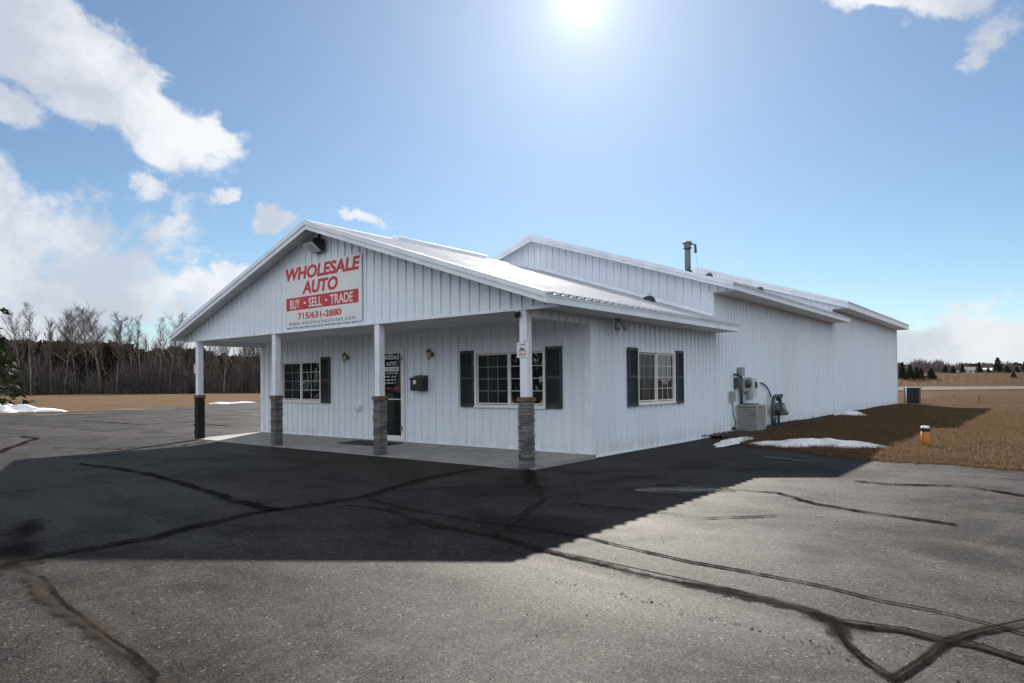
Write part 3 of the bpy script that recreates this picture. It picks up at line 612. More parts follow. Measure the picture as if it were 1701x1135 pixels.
# rows of screws that hold the sheets
sc = MB(); rs_ = random.Random(8)
def screw(p, n):
    p = V3(p); n = V3(n); u = V3((0, 0, 1)); s_ = n.cross(u); r = .0065
    sc.add([p+s_*r, p+(s_+u)*r*.75, p+u*r, p+(u-s_)*r*.75, p-s_*r, p-(s_+u)*r*.75, p-u*r, p+(s_-u)*r*.75, p+n*.006], [(i, (i+1) % 8, 8) for i in range(8)])
for k in range(141):
    y = k*.2286+.045; top_ = 2.5 if y < D1 else 3.5 if y < D2 else 4.05
    for z in (.12, .75, 1.5, 2.25, 2.95, 3.4, 3.9):
        if z < top_ and not any(h[0]-.03 < y < h[1]+.03 and h[2]-.03 < z < h[3]+.03 for h in sh): screw((.0005, y, z+rs_.uniform(-.008, .008)), (1, 0, 0))
for k in range(48):
    x = -WB+k*.2286+.045
    for z in (.12, .75, 1.5, 2.25):
        if not any(h[0]-.03 < x+WB < h[1]+.03 and h[2]-.03 < z < h[3]+.03 for h in fh): screw((x, -.0005, z+rs_.uniform(-.008, .008)), (0, -1, 0))
    for z in (2.68, 3.3, 3.95):
        if topF(x)-.12 > z and not (-6.8 < x < -4.08 and z < 4): screw((x, YG-.0005, z), (0, -1, 0))
meta(sc.make('screw_heads', plain('weathered_screw', (.36, .37, .38), .5, .2), bld), None, None, None, 'stuff')

# windows, shutters, door
def pane(parent, wall, u0, u1, v0, v1, n, bow, mat=M_GLASS):
    k = 12; vs, fs = [], []; B = LB(wall)
    for j in range(k+1):
        for i in range(k+1):
            a, b = i/k*2-1, j/k*2-1
            vs.append(B.p(u0+(u1-u0)*i/k, n-bow*(1-a*a)*(1-b*b), v0+(v1-v0)*j/k))
    fs = [(j*(k+1)+i, j*(k+1)+i+1, (j+1)*(k+1)+i+1, (j+1)*(k+1)+i) for j in range(k) for i in range(k)]
    me = mesh('pane', vs, fs, True); want = V3((0, -1, 0)) if wall == 'front' else V3((1, 0, 0))
    if me.polygons[0].normal.dot(want) < 0: me.flip_normals()
    return link('pane', me, parent, mat)
def window(wall, u0, u1, v0, v1, cols, rows):
    f = LB(wall); w_ = .058
    f.b(u0, u0+w_, -.06, .045, v0, v1); f.b(u1-w_, u1, -.06, .045, v0, v1); f.b(u0+w_, u1-w_, -.06, .045, v1-w_*.6, v1); f.b(u0+w_, u1-w_, -.06, .045, v0, v0+w_*.8)
    fo = f.make('window', M_FRAME, bld, .004)
    um = (u0+u1)/2; LB(wall).b(um-.022, um+.022, -.05, .03, v0+w_*.8, v1-w_*.6).make('meeting_stile', M_FRAME, fo)
    sl = LB(wall).b(u0-.01, u1+.01, .045, .062, v0-.018, v0+.01); sl.make('sill', M_FRAME, fo)
    for a, b, n in ((u0+w_, um-.022, -.012), (um+.022, u1-w_, .004)):
        sa = LB(wall); s = .022
        sa.b(a, a+s, n-.015, n+.013, v0+.06, v1-.045); sa.b(b-s, b, n-.015, n+.013, v0+.06, v1-.045); sa.b(a+s, b-s, n-.015, n+.013, v1-.045-s, v1-.045); sa.b(a+s, b-s, n-.015, n+.013, v0+.06, v0+.06+s); sa.make('sash', M_FRAME, fo)
        A, B, C, D = a+s, b-s, v0+.06+s, v1-.045-s
        scr = n < 0; mm = M_MUNT if scr else M_FRAME; pane(fo, wall, A, B, C, D, n-.004, .0075, M_SCREEN if scr else M_GLASS)
        for i in range(1, cols): u = A+(B-A)*i/cols; LB(wall).b(u-.006, u+.006, n-.002, n+.003, C, D).make('muntin', mm, fo)
        for j in range(1, rows): v = C+(D-C)*j/rows; LB(wall).b(A, B, n-.001, n+.004, v-.006, v+.006).make('muntin', mm, fo)
    return fo
SLAT = {}
def shutter(wall, u0, u1, v0, v1):
    f = LB(wall); w_ = .042; n0, n1 = .032, .063
    f.b(u0, u0+w_, n0, n1, v0, v1); f.b(u1-w_, u1, n0, n1, v0, v1); vm = (v0+v1)/2
    for a, b in ((v0, v0+.075), (vm-.03, vm+.03), (v1-.06, v1)): f.b(u0+w_, u1-w_, n0, n1-.002, a, b)
    so_ = f.make('shutter', M_SHUT, bld, .003)
    LB(wall).b(u0+w_, u1-w_, n0-.001, n0+.004, v0+.05, v1-.05).make('shutter_back', M_SHUT, so_)
    wd = round(u1-u0-2*w_, 3)
    if (wall, wd) not in SLAT:
        s = LB(wall); s.add([s.p(u, n, v) for u in (0, wd) for n, v in ((.0, .019), (.020, -.008), (.022, -.002), (.002, .025))], [(0, 1, 2, 3), (4, 7, 6, 5), (0, 4, 5, 1), (1, 5, 6, 2), (2, 6, 7, 3), (3, 7, 4, 0)])
        me = mesh('slat', s.v, s.f); bm = bmesh.new(); bm.from_mesh(me); bmesh.ops.recalc_face_normals(bm, faces=bm.faces); bm.to_mesh(me); bm.free(); me.materials.append(M_SHUT); SLAT[(wall, wd)] = me
    for a, b in ((v0+.075, vm-.03), (vm+.03, v1-.06)):
        k = int((b-a)/.0415)
        for i in range(k): link('slat', SLAT[(wall, wd)], so_, None, LB(wall).p(u0+w_, n0+.005, a+(i+.5)*(b-a)/k))
window(*WIN['left'], 2, 4); window(*WIN['right'], 3, 4); window(*WIN['side'], 3, 4)
for u0, u1 in ((-10.33, -9.97), (-8.132, -7.773)): shutter('front', u0, u1, .885, 2.072)
for u0, u1 in ((-3.205, -2.833), (-.974, -.607)): shutter('front', u0, u1, .857, 2.042)
for u0, u1 in ((1.352, 1.735), (3.54, 3.922)): shutter('side', u0, u1, .858, 2.045)

d0, d1, dz0, dz1 = DOOR
fr = LB('front'); fr.b(d0, d0+.055, -.08, .05, dz0, dz1); fr.b(d1-.055, d1, -.08, .05, dz0, dz1); fr.b(d0+.055, d1-.055, -.08, .05, dz1-.06, dz1)
dfr = fr.make('door_frame', M_FRAME, bld, .004)
LB('front').b(d0+.055, d1-.055, -.08, .06, dz0-.02, dz0+.012).make('threshold', M_GALV, dfr)
df = LB('front'); a, b = d0+.06, d1-.06
df.b(a, a+.075, -.03, .022, dz0+.014, dz1-.065); df.b(b-.075, b, -.03, .022, dz0+.014, dz1-.065); df.b(a+.075, b-.075, -.03, .022, dz1-.125, dz1-.065); df.b(a+.075, b-.075, -.03, .022, dz0+.014, dz0+.14)
door = df.make('door', M_FRAME, bld, .003)
pane(door, 'front', a+.075, b-.075, dz0+.14, dz1-.125, .0, .002)
LB('front').b(a+.075, b-.075, .001, .03, .992, 1.012).make('push_bar', M_FRAME, door)
hd = MB().tube([(a+.04, -.024, .90), (a+.04, -.075, .92), (a+.04, -.075, 1.22), (a+.04, -.024, 1.24)], .011, 8); hd.make('handle', M_GALV, door, smooth=True)
for z in (.33, 1.95): LB('front').b(d1-.072, d1-.05, .05, .066, z-.055, z+.055).make('hinge', M_BLACK, door, .004)

def text(name, s, size, mat, parent, at, wide=None, shear=0., bold=0., spacing=1., wall='front', depth=.0012):
    """flat lettering from the built-in font; `at` is the lower left corner in wall coordinates (along, out, up)"""
    cu = bpy.data.curves.new(name, 'FONT'); cu.body = s; cu.size = 1; cu.offset = bold; cu.shear = shear; cu.space_character = spacing; cu.extrude = .001; cu.resolution_u = 4
    o = bpy.data.objects.new(name, cu); COL.objects.link(o); dg = bpy.context.evaluated_depsgraph_get(); dg.update()
    me = bpy.data.meshes.new_from_object(o.evaluated_get(dg)); bpy.data.objects.remove(o); bpy.data.curves.remove(cu)
    v = np.empty(len(me.vertices)*3); me.vertices.foreach_get('co', v); v = v.reshape(-1, 3); v[:, 0] -= v[:, 0].min(); v[:, 1] -= v[:, 1].min()
    sy = size/v[:, 1].max(); sx = wide/v[:, 0].max() if wide else sy
    u = v[:, 0]*sx; h = v[:, 1]*sy; n = np.where(v[:, 2] > 0, depth, 0)
    P = np.stack([at[0]+u, -(at[1]+n), at[2]+h], 1) if wall == 'front' else np.stack([at[1]+n, at[0]+u, at[2]+h], 1)
    me.vertices.foreach_set('co', P.astype(np.float32).ravel()); me.update(); me.materials.clear()
    return link(name, me, parent, mat)
def smudges(name, rows, mat, parent, wall, n, seed, h=.5):
    """lines of print too small to read: rows of short uneven strokes; rows = (u0, u1, v, height)"""
    r = random.Random(seed); B = LB(wall)
    for u0, u1, v, ht in rows:
        u = u0
        while u < u1:
            k = ht*r.uniform(.35, .75)
            if r.random() > .14:
                B.b(u, u+k*.35, n, n+.0012, v, v+ht*r.uniform(.7, 1.)); B.b(u+k*.35, u+k, n, n+.0012, v+ht*r.choice([0, .4, .75]), v+ht*r.choice([.25, .6, 1.]) if False else v+ht*r.uniform(.78, 1.))
            u += k+ht*.22
    return B.make(name, mat, parent)
# lettering on the door glass
g0, g1 = a+.075, b-.075; n = .0015
text('door_lettering', 'WHOLESALE', .105, M_INKWHITE, door, (g0+.05, n, 1.93), g1-g0-.13, .0, .02)
text('door_lettering', 'AUTO', .095, M_INKWHITE, door, (g0+.23, n, 1.79), .34, .0, .02)
LB('front').b(g0+.08, g1-.09, n, n+.001, 1.655, 1.755).make('lettering_band', M_INKWHITE, door)
text('door_lettering', 'BUY-SELL-TRADE', .055, M_BLACK, door, (g0+.11, n+.0015, 1.678), g1-g0-.24, 0, .01)
smudges('small_print', [(g0+.10, g1-.13, 1.585, .045), (g0+.10, g1-.17, 1.505, .045), (g0+.10, g1-.20, 1.43, .04), (g0+.10, g1-.22, 1.36, .04)], M_INKWHITE, door, 'front', n, 3)
text('door_lettering', '715-631-2880', .065, M_INKRED, door, (g0+.06, n, 1.225), g1-g0-.12, 0, .02)

# porch posts on stone piers
STONES = []
for i in range(8):
    bm = bmesh.new(); bmesh.ops.create_cube(bm, size=1); r = random.Random(i)
    for v_ in bm.verts: v_.co += V3((r.uniform(-.03, .03), r.uniform(-.03, .03), r.uniform(-.06, .06)))
    me = bpy.data.meshes.new('stone'); bm.to_mesh(me); bm.free(); me.materials.append(M_STONE); STONES.append(me)
STONES_SHADE = []
for q_ in STONES: q2 = q_.copy(); q2.materials.clear(); q2.materials.append(M_STONE_SHADE); STONES_SHADE.append(q2)
rr = random.Random(21)
for x in (-WB+.07, -WB+.07+(WB-.14)/3, -WB+.07+(WB-.14)*2/3, -.07):
    y = -1.85
    post = MB().box(x-.07, x+.07, y-.07, y+.07, 1.12, 2.5595).make('porch_post', M_TRIM, bld, .006)
    MB().box(x-.082, x+.082, y-.082, y+.082, -.03, 1.05).make('pier_core', M_DKGREY, post)
    cp = MB().box(x-.117, x+.117, y-.117, y+.117, 1.05, 1.085); cp.box(x-.108, x+.108, y-.108, y+.108, 1.085, 1.122); cp.make('pier_cap', M_CAP, post, .006)
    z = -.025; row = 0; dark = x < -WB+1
    while z < 1.03:
        h = min(rr.uniform(.034, .066), 1.05-z)
        split = rr.uniform(-.045, .045)
        for sgn in (-1, 1):
            w_ = .098+sgn*-split if sgn < 0 else .098-split
            ca = -.098+w_/2-.0 if sgn < 0 else .098-w_/2
            ca = (-.098+split)/2 if sgn < 0 else (.098+split)/2; ln = .098+split if sgn < 0 else .098-split
            dp = .198+rr.uniform(-.016, .016); j = rr.uniform(-.004, .004)
            o = link('stone', rr.choice(STONES_SHADE if dark else STONES), post, None, (x+ca, y+j, z+h/2) if row % 2 else (x+j, y+ca, z+h/2))
            o.scale = (ln-.007, dp, h-.009) if row % 2 else (dp, ln-.007, h-.009)
            o.rotation_euler.z = rr.uniform(-.04, .04)
        z += h; row += 1

# things on the roofs that belong to it
rv = MB(); rv.prism([(XM-.16, .13, 4.753-.02), (XM-.16, .13, 4.84), (XM, .13, 4.885), (XM+.16, .13, 4.84), (XM+.16, .13, 4.753-.02)], (0, 3.2, 0)); rv.make('ridge_vent', M_TRIM, bld, .01)
vp = V3((-1.427, 5.16, topF(-1.427)))
MB().lathe([(.17, -.06), (.17, .03), (.15, .10), (.10, .145), (.03, .16)], vp, 'z', 20).make('roof_vent', M_BLACK, bld, smooth=True)
MB().tube([vp+V3((0, .05, .1)), vp+V3((0, .05, .42))], .025, 8).make('vent_pipe', M_WHITEPIPE, bld, smooth=True)
# flue on the middle roof
fy = 7.6; ft = at_y(1142, 404, fy); fz = topM(ft.x)
fl = MB().lathe([(.085, 0), (.085, ft.z-fz-.14)], (ft.x, fy, fz), 'z', 20)
flue = fl.make('flue_pipe', M_GALV, bld, smooth=True)
MB().lathe([(.16, -.02), (.13, .05), (.105, .09)], (ft.x, fy, fz+.02), 'z', 20).make('flue_boot', M_BLACK, flue, smooth=True)
cpz = ft.z
cp = MB().lathe([(.135, -.15), (.10, -.13), (.10, -.03), (.15, -.02), (.10, .04), (.03, .05)], (ft.x, fy, cpz), 'z', 20); cp.make('flue_cap', M_GALV, flue, smooth=True)
dm = MB().tube([(ft.x+.1*Rt0.x, fy+.1*Rt0.y, cpz-.03), (ft.x+.22*Rt0.x, fy+.22*Rt0.y, cpz-.05), (ft.x+.23*Rt0.x, fy+.23*Rt0.y, cpz-.28)], [.012, .035, .04], 8); dm.make('draft_damper', M_DKGREY, flue)
gy = MB().tube([(ft.x+.23*Rt0.x, fy+.23*Rt0.y, cpz-.2), (ft.x+.30*Rt0.x, fy+.30*Rt0.y, topM(ft.x+.3)+.02)], .004, 4); gy.make('guy_wire', M_GALV, flue)
for u, v, s in ((1178, 458, .12), (1262, 481, .10)):
    p = at_x(u, v, -1.2 if u < 1200 else .45); r_ = MB().prism([p+V3((-s, -s, -.1)), p+V3((s, -s, -.1)), p+V3((s*.6, -s, .06)), p+V3((-s*.2, -s, .05))], (0, .16, 0)); r_.make('roof_bracket', M_DKGREY, bld)

# ------------------------------------------------------------------ things on and around the building
sgn = empty('sign_board', (-5.45, YG-.03, 2.63), 'white WHOLESALE AUTO sign board with red lettering on the porch gable', 'sign')
sgn_o = V3((-5.45, YG-.03, 2.63))
def fix(o, root): o.matrix_parent_inverse = Matrix.Translation(-V3(root.location)) if root.rotation_euler.z == 0 else root.matrix_basis.inverted(); return o
SX0, SX1, SZ0, SZ1 = -6.785, -4.098, 2.628, 3.985; SY = -YG+.040; sw, sh_ = SX1-SX0, SZ1-SZ0
fix(LB('front').b(SX0, SX1, SY-.006, SY, SZ0, SZ1).make('sign_panel', M_SIGN, sgn), sgn)
def st(s, x0, x1, y0, y1, mat, **k): return fix(text('lettering', s, (y1-y0)*sh_, mat, sgn, (SX0+x0*sw, SY+k.pop('n', .001), SZ1-y1*sh_), (x1-x0)*sw, **k), sgn)
st('WHOLESALE', .012, .985, .030, .240, M_RED, shear=.16, bold=.042)
st('AUTO', .245, .715, .275, .485, M_RED, shear=.16, bold=.042)
fix(LB('front').b(SX0+.02*sw, SX0+.962*sw, SY+.0005, SY+.0015, SZ1-.725*sh_, SZ1-.520*sh_).make('red_band', M_RED, sgn), sgn)
st('BUY', .075, .215, .552, .700, M_INKWHITE, bold=.015, n=.0022); st('SELL', .335, .510, .552, .700, M_INKWHITE, bold=.015, n=.0022); st('TRADE', .615, .895, .552, .700, M_INKWHITE, bold=.015, n=.0022)
for x in (.268, .555): fix(LB('front').b(SX0+x*sw, SX0+(x+.022)*sw, SY+.0016, SY+.0026, SZ1-.642*sh_, SZ1-.605*sh_).make('dot', M_INKWHITE, sgn), sgn)
st('715/631-2880', .185, .755, .775, .885, M_RED, bold=.032)
st('www.wholesaleautoinc.com', .06, .925, .905, .968, M_INKBLUE, bold=.004, spacing=1.25)

fl_ = empty('gable_floodlight', (-5.50, YG-.03, 4.28), 'black box floodlight tilted down under the porch gable peak', 'light')
B = MB(); c = V3((-5.46, YG-.03, 4.30))
hs = [(-.19, -.33, .08), (-.19, -.33, .02), (-.19, -.10, -.14), (-.19, -.03, -.14), (-.19, -.03, .12), (-.19, -.25, .12)]
fix(B.prism([c+V3(p) for p in hs], (.38, 0, 0)).make('housing', M_BLACK, fl_, .012), fl_)
fix(MB().prism([c+V3((-.168, -.326, .013)), c+V3((.168, -.326, .013)), c+V3((.168, -.114, -.135)), c+V3((-.168, -.114, -.135))], (0, -.010, -.012)).make('lens', plain('pale_lens', (.66, .70, .74), .3), fl_), fl_)
fix(MB().tube([c+V3((0, -.08, .10)), c+V3((0, -.03, .22)), c+V3((0, .0, .26))], .03, 8).make('bracket', M_BLACK, fl_), fl_)

def sconce(x, z, label):
    r = empty('wall_lantern', (x, -.03, z), label, 'wall light', 'brass porch lanterns')
    for o in (MB().lathe([(.055, 0), (.055, .012), (.03, .03)], (0, 0, 0), 'y', 16),):
        q = o.make('backplate', M_BRASS, r, smooth=True); q.scale.y = -1
    MB().tube([(0, -.02, 0), (0, -.07, .05), (0, -.11, .05)], .010, 8).make('arm', M_BRASS, r, smooth=True)
    MB().lathe([(.075, .0), (.055, .04), (.02, .06), (.008, .09)], (0, -.11, .05), 'z', 6).make('cap', M_BRASS, r)
    MB().lathe([(.036, -.13), (.062, -.005)], (0, -.11, .055), 'z', 6).make('glass_shade', M_LAMPGLASS, r)
    cg = MB()
    for k in range(6): aa = 6.2832*k/6; cg.tube([(.064*math.cos(aa), -.11+.064*math.sin(aa), .05), (.039*math.cos(aa), -.11+.039*math.sin(aa), -.08)], .005, 4)
    cg.make('cage', M_BRASS, r); MB().lathe([(.012, -.11), (.04, -.085), (.04, -.075)], (0, -.11, .0), 'z', 6).make('finial', M_BRASS, r)
    return r
sconce(-7.03, 2.02, 'small brass lantern on the wall between the left window and the door')
sconce(-4.06, 2.0, 'small brass lantern on the wall above the black mailbox')

mb = empty('mailbox', (-4.40, 0, 1.19), 'black wall mailbox with a pale oval mark beside the door', 'mailbox')
fix(MB().prism([(-4.60, -.03, 1.20), (-4.60, -.20, 1.20), (-4.60, -.20, 1.47), (-4.60, -.03, 1.53)], (.40, 0, 0)).make('box', M_BLACK, mb, .008), mb)
fix(MB().prism([(-4.61, -.025, 1.545), (-4.61, -.215, 1.482), (-4.61, -.215, 1.44), (-4.61, -.207, 1.44), (-4.61, -.205, 1.475), (-4.61, -.025, 1.535)], (.42, 0, 0)).make('lid', M_BLACK, mb, .004), mb)
fix(MB().lathe([(.055, .002), (.05, -.004)], (-4.46, -.203, 1.40), 'y', 20).make('badge', M_FRAME, mb), mb)
fix(MB().tube([(-4.43, -.06, 1.54), (-4.40, -.06, 1.565), (-4.37, -.06, 1.54)], .008, 6).make('latch', M_BLACK, mb), mb)

bw = MB(); k = 14; vs = []
for j in range(6):
    t = j/5
    for i in range(k+1): aa = math.pi*i/k; r = .15*math.cos(t*1.35)**.7; vs.append((-6.62+r*math.cos(aa)*1.0, -.03-r*math.sin(aa)*.85, .86-.16*t))
bw.add(vs, [(j*(k+1)+i, j*(k+1)+i+1, (j+1)*(k+1)+i+1, (j+1)*(k+1)+i) for j in range(5) for i in range(k)]); bw.add([(-6.62, -.09, .835)]+[(-6.62+.15*math.cos(math.pi*i/k), -.03-.127*math.sin(math.pi*i/k), .855) for i in range(k+1)], [(0, i+1, i+2) for i in range(k)])
meta(bw.make('wall_bowl', M_TRIM, None, smooth=False), 'small white half-round bowl fixed low on the front wall', 'wall bowl')
cm = MB(); c0 = gp(594, 735, .02); cm.prism([(-6.25, -.28, .0255), (-4.75, -.28, .0255), (-4.75, -.95, .0065), (-6.25, -.95, .0065)], (0, 0, .014))
meta(cm.make('door_mat', M_RUBBER, None, .003), 'black rubber mat on the porch walk at the glass door', 'mat')

pl = empty('post_placard', (-.07, -1.925, 1.77), 'small white placard with red print on the rightmost porch post', 'sign')
fix(MB().box(-.185, .045, -1.936, -1.930, 1.765, 2.005).make('plate', M_SIGN, pl), pl)
fix(smudges('red_print', [(-.165, .015, 1.79, .045), (-.15, .0, 1.845, .02)], M_INKRED, pl, 'front', 1.9365, 8), pl)
fix(smudges('dark_print', [(-.15, .005, 1.955, .028)], M_INKBLUE, pl, 'front', 1.9365, 9), pl)
cr = MB().prism([(-.135, -1.9365, 1.872), (-.02, -1.9365, 1.872), (-.02, -1.9365, 1.895), (-.045, -1.9365, 1.902), (-.06, -1.9365, 1.922), (-.105, -1.9365, 1.922), (-.118, -1.9365, 1.90), (-.135, -1.9365, 1.893)], (0, -.0012, 0)); fix(cr.make('printed_shape', M_INKBLUE, pl), pl)
fix(MB().tube([(-.06, -1.925, 2.0), (-.02, -1.935, 2.03), (.0, -1.925, 2.03)], .004, 5).make('hook', M_DKGREY, pl), pl)
x1 = -WB+.07
pl2 = empty('post_placard', (x1, -1.925, 1.75), 'small reddish placard on the leftmost porch post', 'sign')
fix(MB().box(x1-.13, x1-.02, -1.936, -1.930, 1.70, 1.94).make('plate', M_SIGN, pl2), pl2)
fix(smudges('red_print', [(x1-.125, x1-.03, 1.90-.055*i, .04) for i in range(4)], M_INKRED, pl2, 'front', 1.9365, 12), pl2)

cc = empty('security_camera', (-.16, -1.93, 2.44), 'tiny black dome camera at the top of the rightmost porch post', 'camera')
fix(MB().lathe([(.05, 0), (.055, -.03), (.05, -.06), (.03, -.09), (.008, -.1)], (-.15, -1.96, 2.50), 'z', 14).make('dome', M_BLACK, cc, smooth=True), cc)
fix(MB().box(-.155, -.13, -1.99, -1.90, 2.50, 2.526).make('mount', M_TRIM, cc), cc)
sp = empty('eave_floodlight', (.2, .75, 2.56), 'small twin floodlight under the front corner of the side eave', 'light')
fix(MB().lathe([(.06, 0), (.06, -.03)], (.16, .75, 2.559), 'z', 14).make('base', M_GREYBOX, sp), sp)
for s in (-1, 1): fix(MB().tube([(.16, .75+.03*s, 2.53), (.19, .75+.10*s, 2.47), (.23, .75+.15*s, 2.41), (.26, .75+.18*s, 2.36)], [.018, .03, .055, .068], 12).make('lamp_head', M_GREYBOX, sp, smooth=True), sp)

# air conditioner
ac = empty('air_conditioner', (.33, 7.62, .03), 'beige louvred air conditioner unit standing by the side wall', 'air conditioner')
fix(MB().box(.02, .66, 7.22, 7.98, -.06, .0).make('pad', M_CONC, ac), ac)
X0, X1, Y0, Y1 = .06, .58, 7.28, 7.92
fix(MB().box(X0+.03, X1-.03, Y0+.03, Y1-.03, .0, .66).make('coil', M_DKGREY, ac), ac)
for cx, cy in ((X0, Y0), (X1, Y0), (X0, Y1), (X1, Y1)): fix(MB().box(cx-.02, cx+.02, cy-.02, cy+.02, .0, .68).make('corner_post', M_BEIGE, ac, .005), ac)
tp = MB().box(X0-.025, X1+.025, Y0-.025, Y1+.025, .665, .70); tp.box(X0, X1, Y0, Y1, .70, .715); fix(tp.make('top', M_BEIGE, ac, .008), ac)
fix(MB().lathe([(.21, .0), (.21, .02), (.19, .03), (.03, .035)], ((X0+X1)/2, (Y0+Y1)/2, .712), 'z', 24).make('fan_guard', M_DKGREY, ac), ac)
for z in np.arange(.03, .64, .052):
    lv = MB(); lv.prism([(X0+.02, Y0-.012, z), (X0+.02, Y0+.016, z+.030), (X0+.02, Y0+.016, z+.046), (X0+.02, Y0-.014, z+.024)], (X1-X0-.04, 0, 0))
    lv.prism([(X1+.012, Y0+.02, z), (X1-.016, Y0+.02, z+.030), (X1-.016, Y0+.02, z+.046), (X1+.014, Y0+.02, z+.024)], (0, Y1-Y0-.04, 0)); fix(lv.make('louvre', M_BEIGE, ac), ac)
fix(MB().tube([(.1, 7.95, .3), (.1, 8.15, .33), (.04, 8.25, .45), (.03, 8.3, .6)], .02, 6).make('refrigerant_line', M_DKGREY, ac, smooth=True), ac)

# electric service on the side wall
em = empty('electric_meter', (.03, 7.55, .72), 'grey electric meter with its conduit mast on the side wall', 'meter')
B = LB('side')
fix(LB('side').b(7.40, 7.62, .03, .16, 1.48, 1.72).make('service_head', M_GREYBOX, em, .02), em)
fix(MB().tube([(.09, 7.50, .70), (.09, 7.50, 1.50)], .035, 10).make('conduit', M_DKGREY, em, smooth=True), em)
fix(MB().tube([(.06, 7.46, 1.52), (.10, 7.2, 1.52), (.12, 6.90, 1.525)], .022, 8).make('bracket_arm', M_BLACK, em, smooth=True), em)
fix(LB('side').b(7.50, 7.86, .03, .17, 1.06, 1.44).make('meter_box', M_GREYBOX, em, .012), em)
fix(MB().lathe([(.11, 0), (.11, .04), (.10, .10), (.07, .125), (.02, .13)], (.17, 7.68, 1.27), 'x', 20).make('meter_dome', M_DKGREY, em, smooth=True), em)
fix(LB('side').b(7.56, 7.78, .03, .12, .70, .98).make('lower_box', M_GREYBOX, em, .01), em)
def ubox(y0, y1, z0, z1, n, label, mat=M_GREYBOX, latch=True, door_=True):
    r = empty('utility_box', (.03, (y0+y1)/2, z0), label, 'utility box')
    fix(LB('side').b(y0, y1, .028, n, z0, z1).make('box', mat, r, .01), r)
    fix(LB('side').b(y0+.02, y1-.02, n, n+.012, z0+.03, z1-.02).make('cover', mat, r, .004), r)
    if latch: fix(LB('side').b(y1-.16, y1-.06, n+.012, n+.05, (z0+z1)/2-.02, (z0+z1)/2+.14).make('switch', M_BLACK, r, .008), r)
    return r
ubox(7.10, 7.33, 1.15, 1.44, .14, 'dark grey utility box left of the electric meter', M_DKGREY, False)
ubox(7.93, 8.18, .84, 1.45, .15, 'tall narrow grey panel right of the electric meter', M_GREYBOX, False)
ubox(8.24, 8.62, .92, 1.43, .13, 'pale disconnect box with a black switch handle', plain('pale_enamel', (.52, .54, .55), .45), True)
pb = ubox(6.80, 7.02, .80, 1.08, .12, 'small grey phone box with a cable, lowest and nearest the window', M_GREYBOX, False)
fix(MB().tube([(.08, 6.90, .80), (.085, 6.91, .45), (.10, 7.03, .25), (.05, 7.12, .15)], .013, 6).make('cable', M_BLACK, pb, smooth=True), pb)
meta(MB().lathe([(.03, 0), (.045, .03), (.03, .09), (.015, .11)], (.03, 6.98, .10), 'x', 12).make('hose_tap', M_BLACK, None, smooth=True), 'small black hose tap low on the wall beside the air conditioner', 'tap')

# gas meter
gm = empty('gas_meter', (.2, 10.2, 0), 'grey gas meter with pipes and regulator right of the air conditioner', 'gas meter')
gx_ = .24
fix(MB().tube([(gx_, 9.72, -.05), (gx_, 9.72, .78), (gx_, 9.80, .86), (gx_, 10.0, .90), (gx_, 10.18, .86), (gx_, 10.18, .74)], .055, 10).make('riser_pipe', M_DKGREY, gm, smooth=True), gm)
fix(MB().lathe([(.07, 0), (.075, .30), (.06, .32)], (gx_, 9.72, .0), 'z', 10).make('riser_sleeve', M_DKGREY, gm, smooth=True), gm)
fix(MB().tube([(gx_, 9.72, .62), (gx_, 9.95, .62), (gx_, 10.05, .62)], .045, 10).make('valve_pipe', M_DKGREY, gm, smooth=True), gm)
fix(MB().lathe([(.04, -.08), (.15, -.05), (.16, 0), (.15, .05), (.04, .08)], (gx_+.02, 10.02, .52), 'x', 16).make('regulator', M_DKGREY, gm, smooth=True), gm)
mbx = MB().box(gx_-.12, gx_+.13, 10.10, 10.46, .30, .68); fix(mbx.make('meter_body', M_DKGREY, gm, .04), gm)
fix(MB().lathe([(.09, 0), (.09, .03), (.05, .04)], (gx_+.13, 10.28, .55), 'x', 14).make('dial', M_GREYBOX, gm), gm)
fix(MB().tube([(gx_, 10.38, .68), (gx_, 10.38, .82), (gx_, 10.52, .90), (gx_-.1, 10.56, .88), (.02, 10.58, .88)], .05, 10).make('outlet_pipe', M_DKGREY, gm, smooth=True), gm)
fix(MB().tube([(gx_, 10.22, .3), (gx_, 10.22, -.05)], .04, 8).make('leg_pipe', M_DKGREY, gm, smooth=True), gm)
fix(MB().lathe([(.10, 0), (.11, .10), (.05, .14), (.03, .28)], (gx_+.04, 10.70, .30), 'z', 12).make('vent_cone', M_GALV, gm, smooth=True), gm)
fix(MB().tube([(gx_, 10.46, .36), (gx_, 10.62, .36), (gx_+.04, 10.70, .34)], .035, 8).make('side_pipe', M_DKGREY, gm, smooth=True), gm)
cb = MB(); P = [at_x(*q, .06) for q in ((1264, 636), (1270, 639), (1275, 645), (1279, 653), (1281, 660))]
meta(cb.tube(P, .02, 6).make('wall_cable', M_BLACK, None, smooth=True), 'thin dark cable arching down the wall above the gas meter', 'cable')

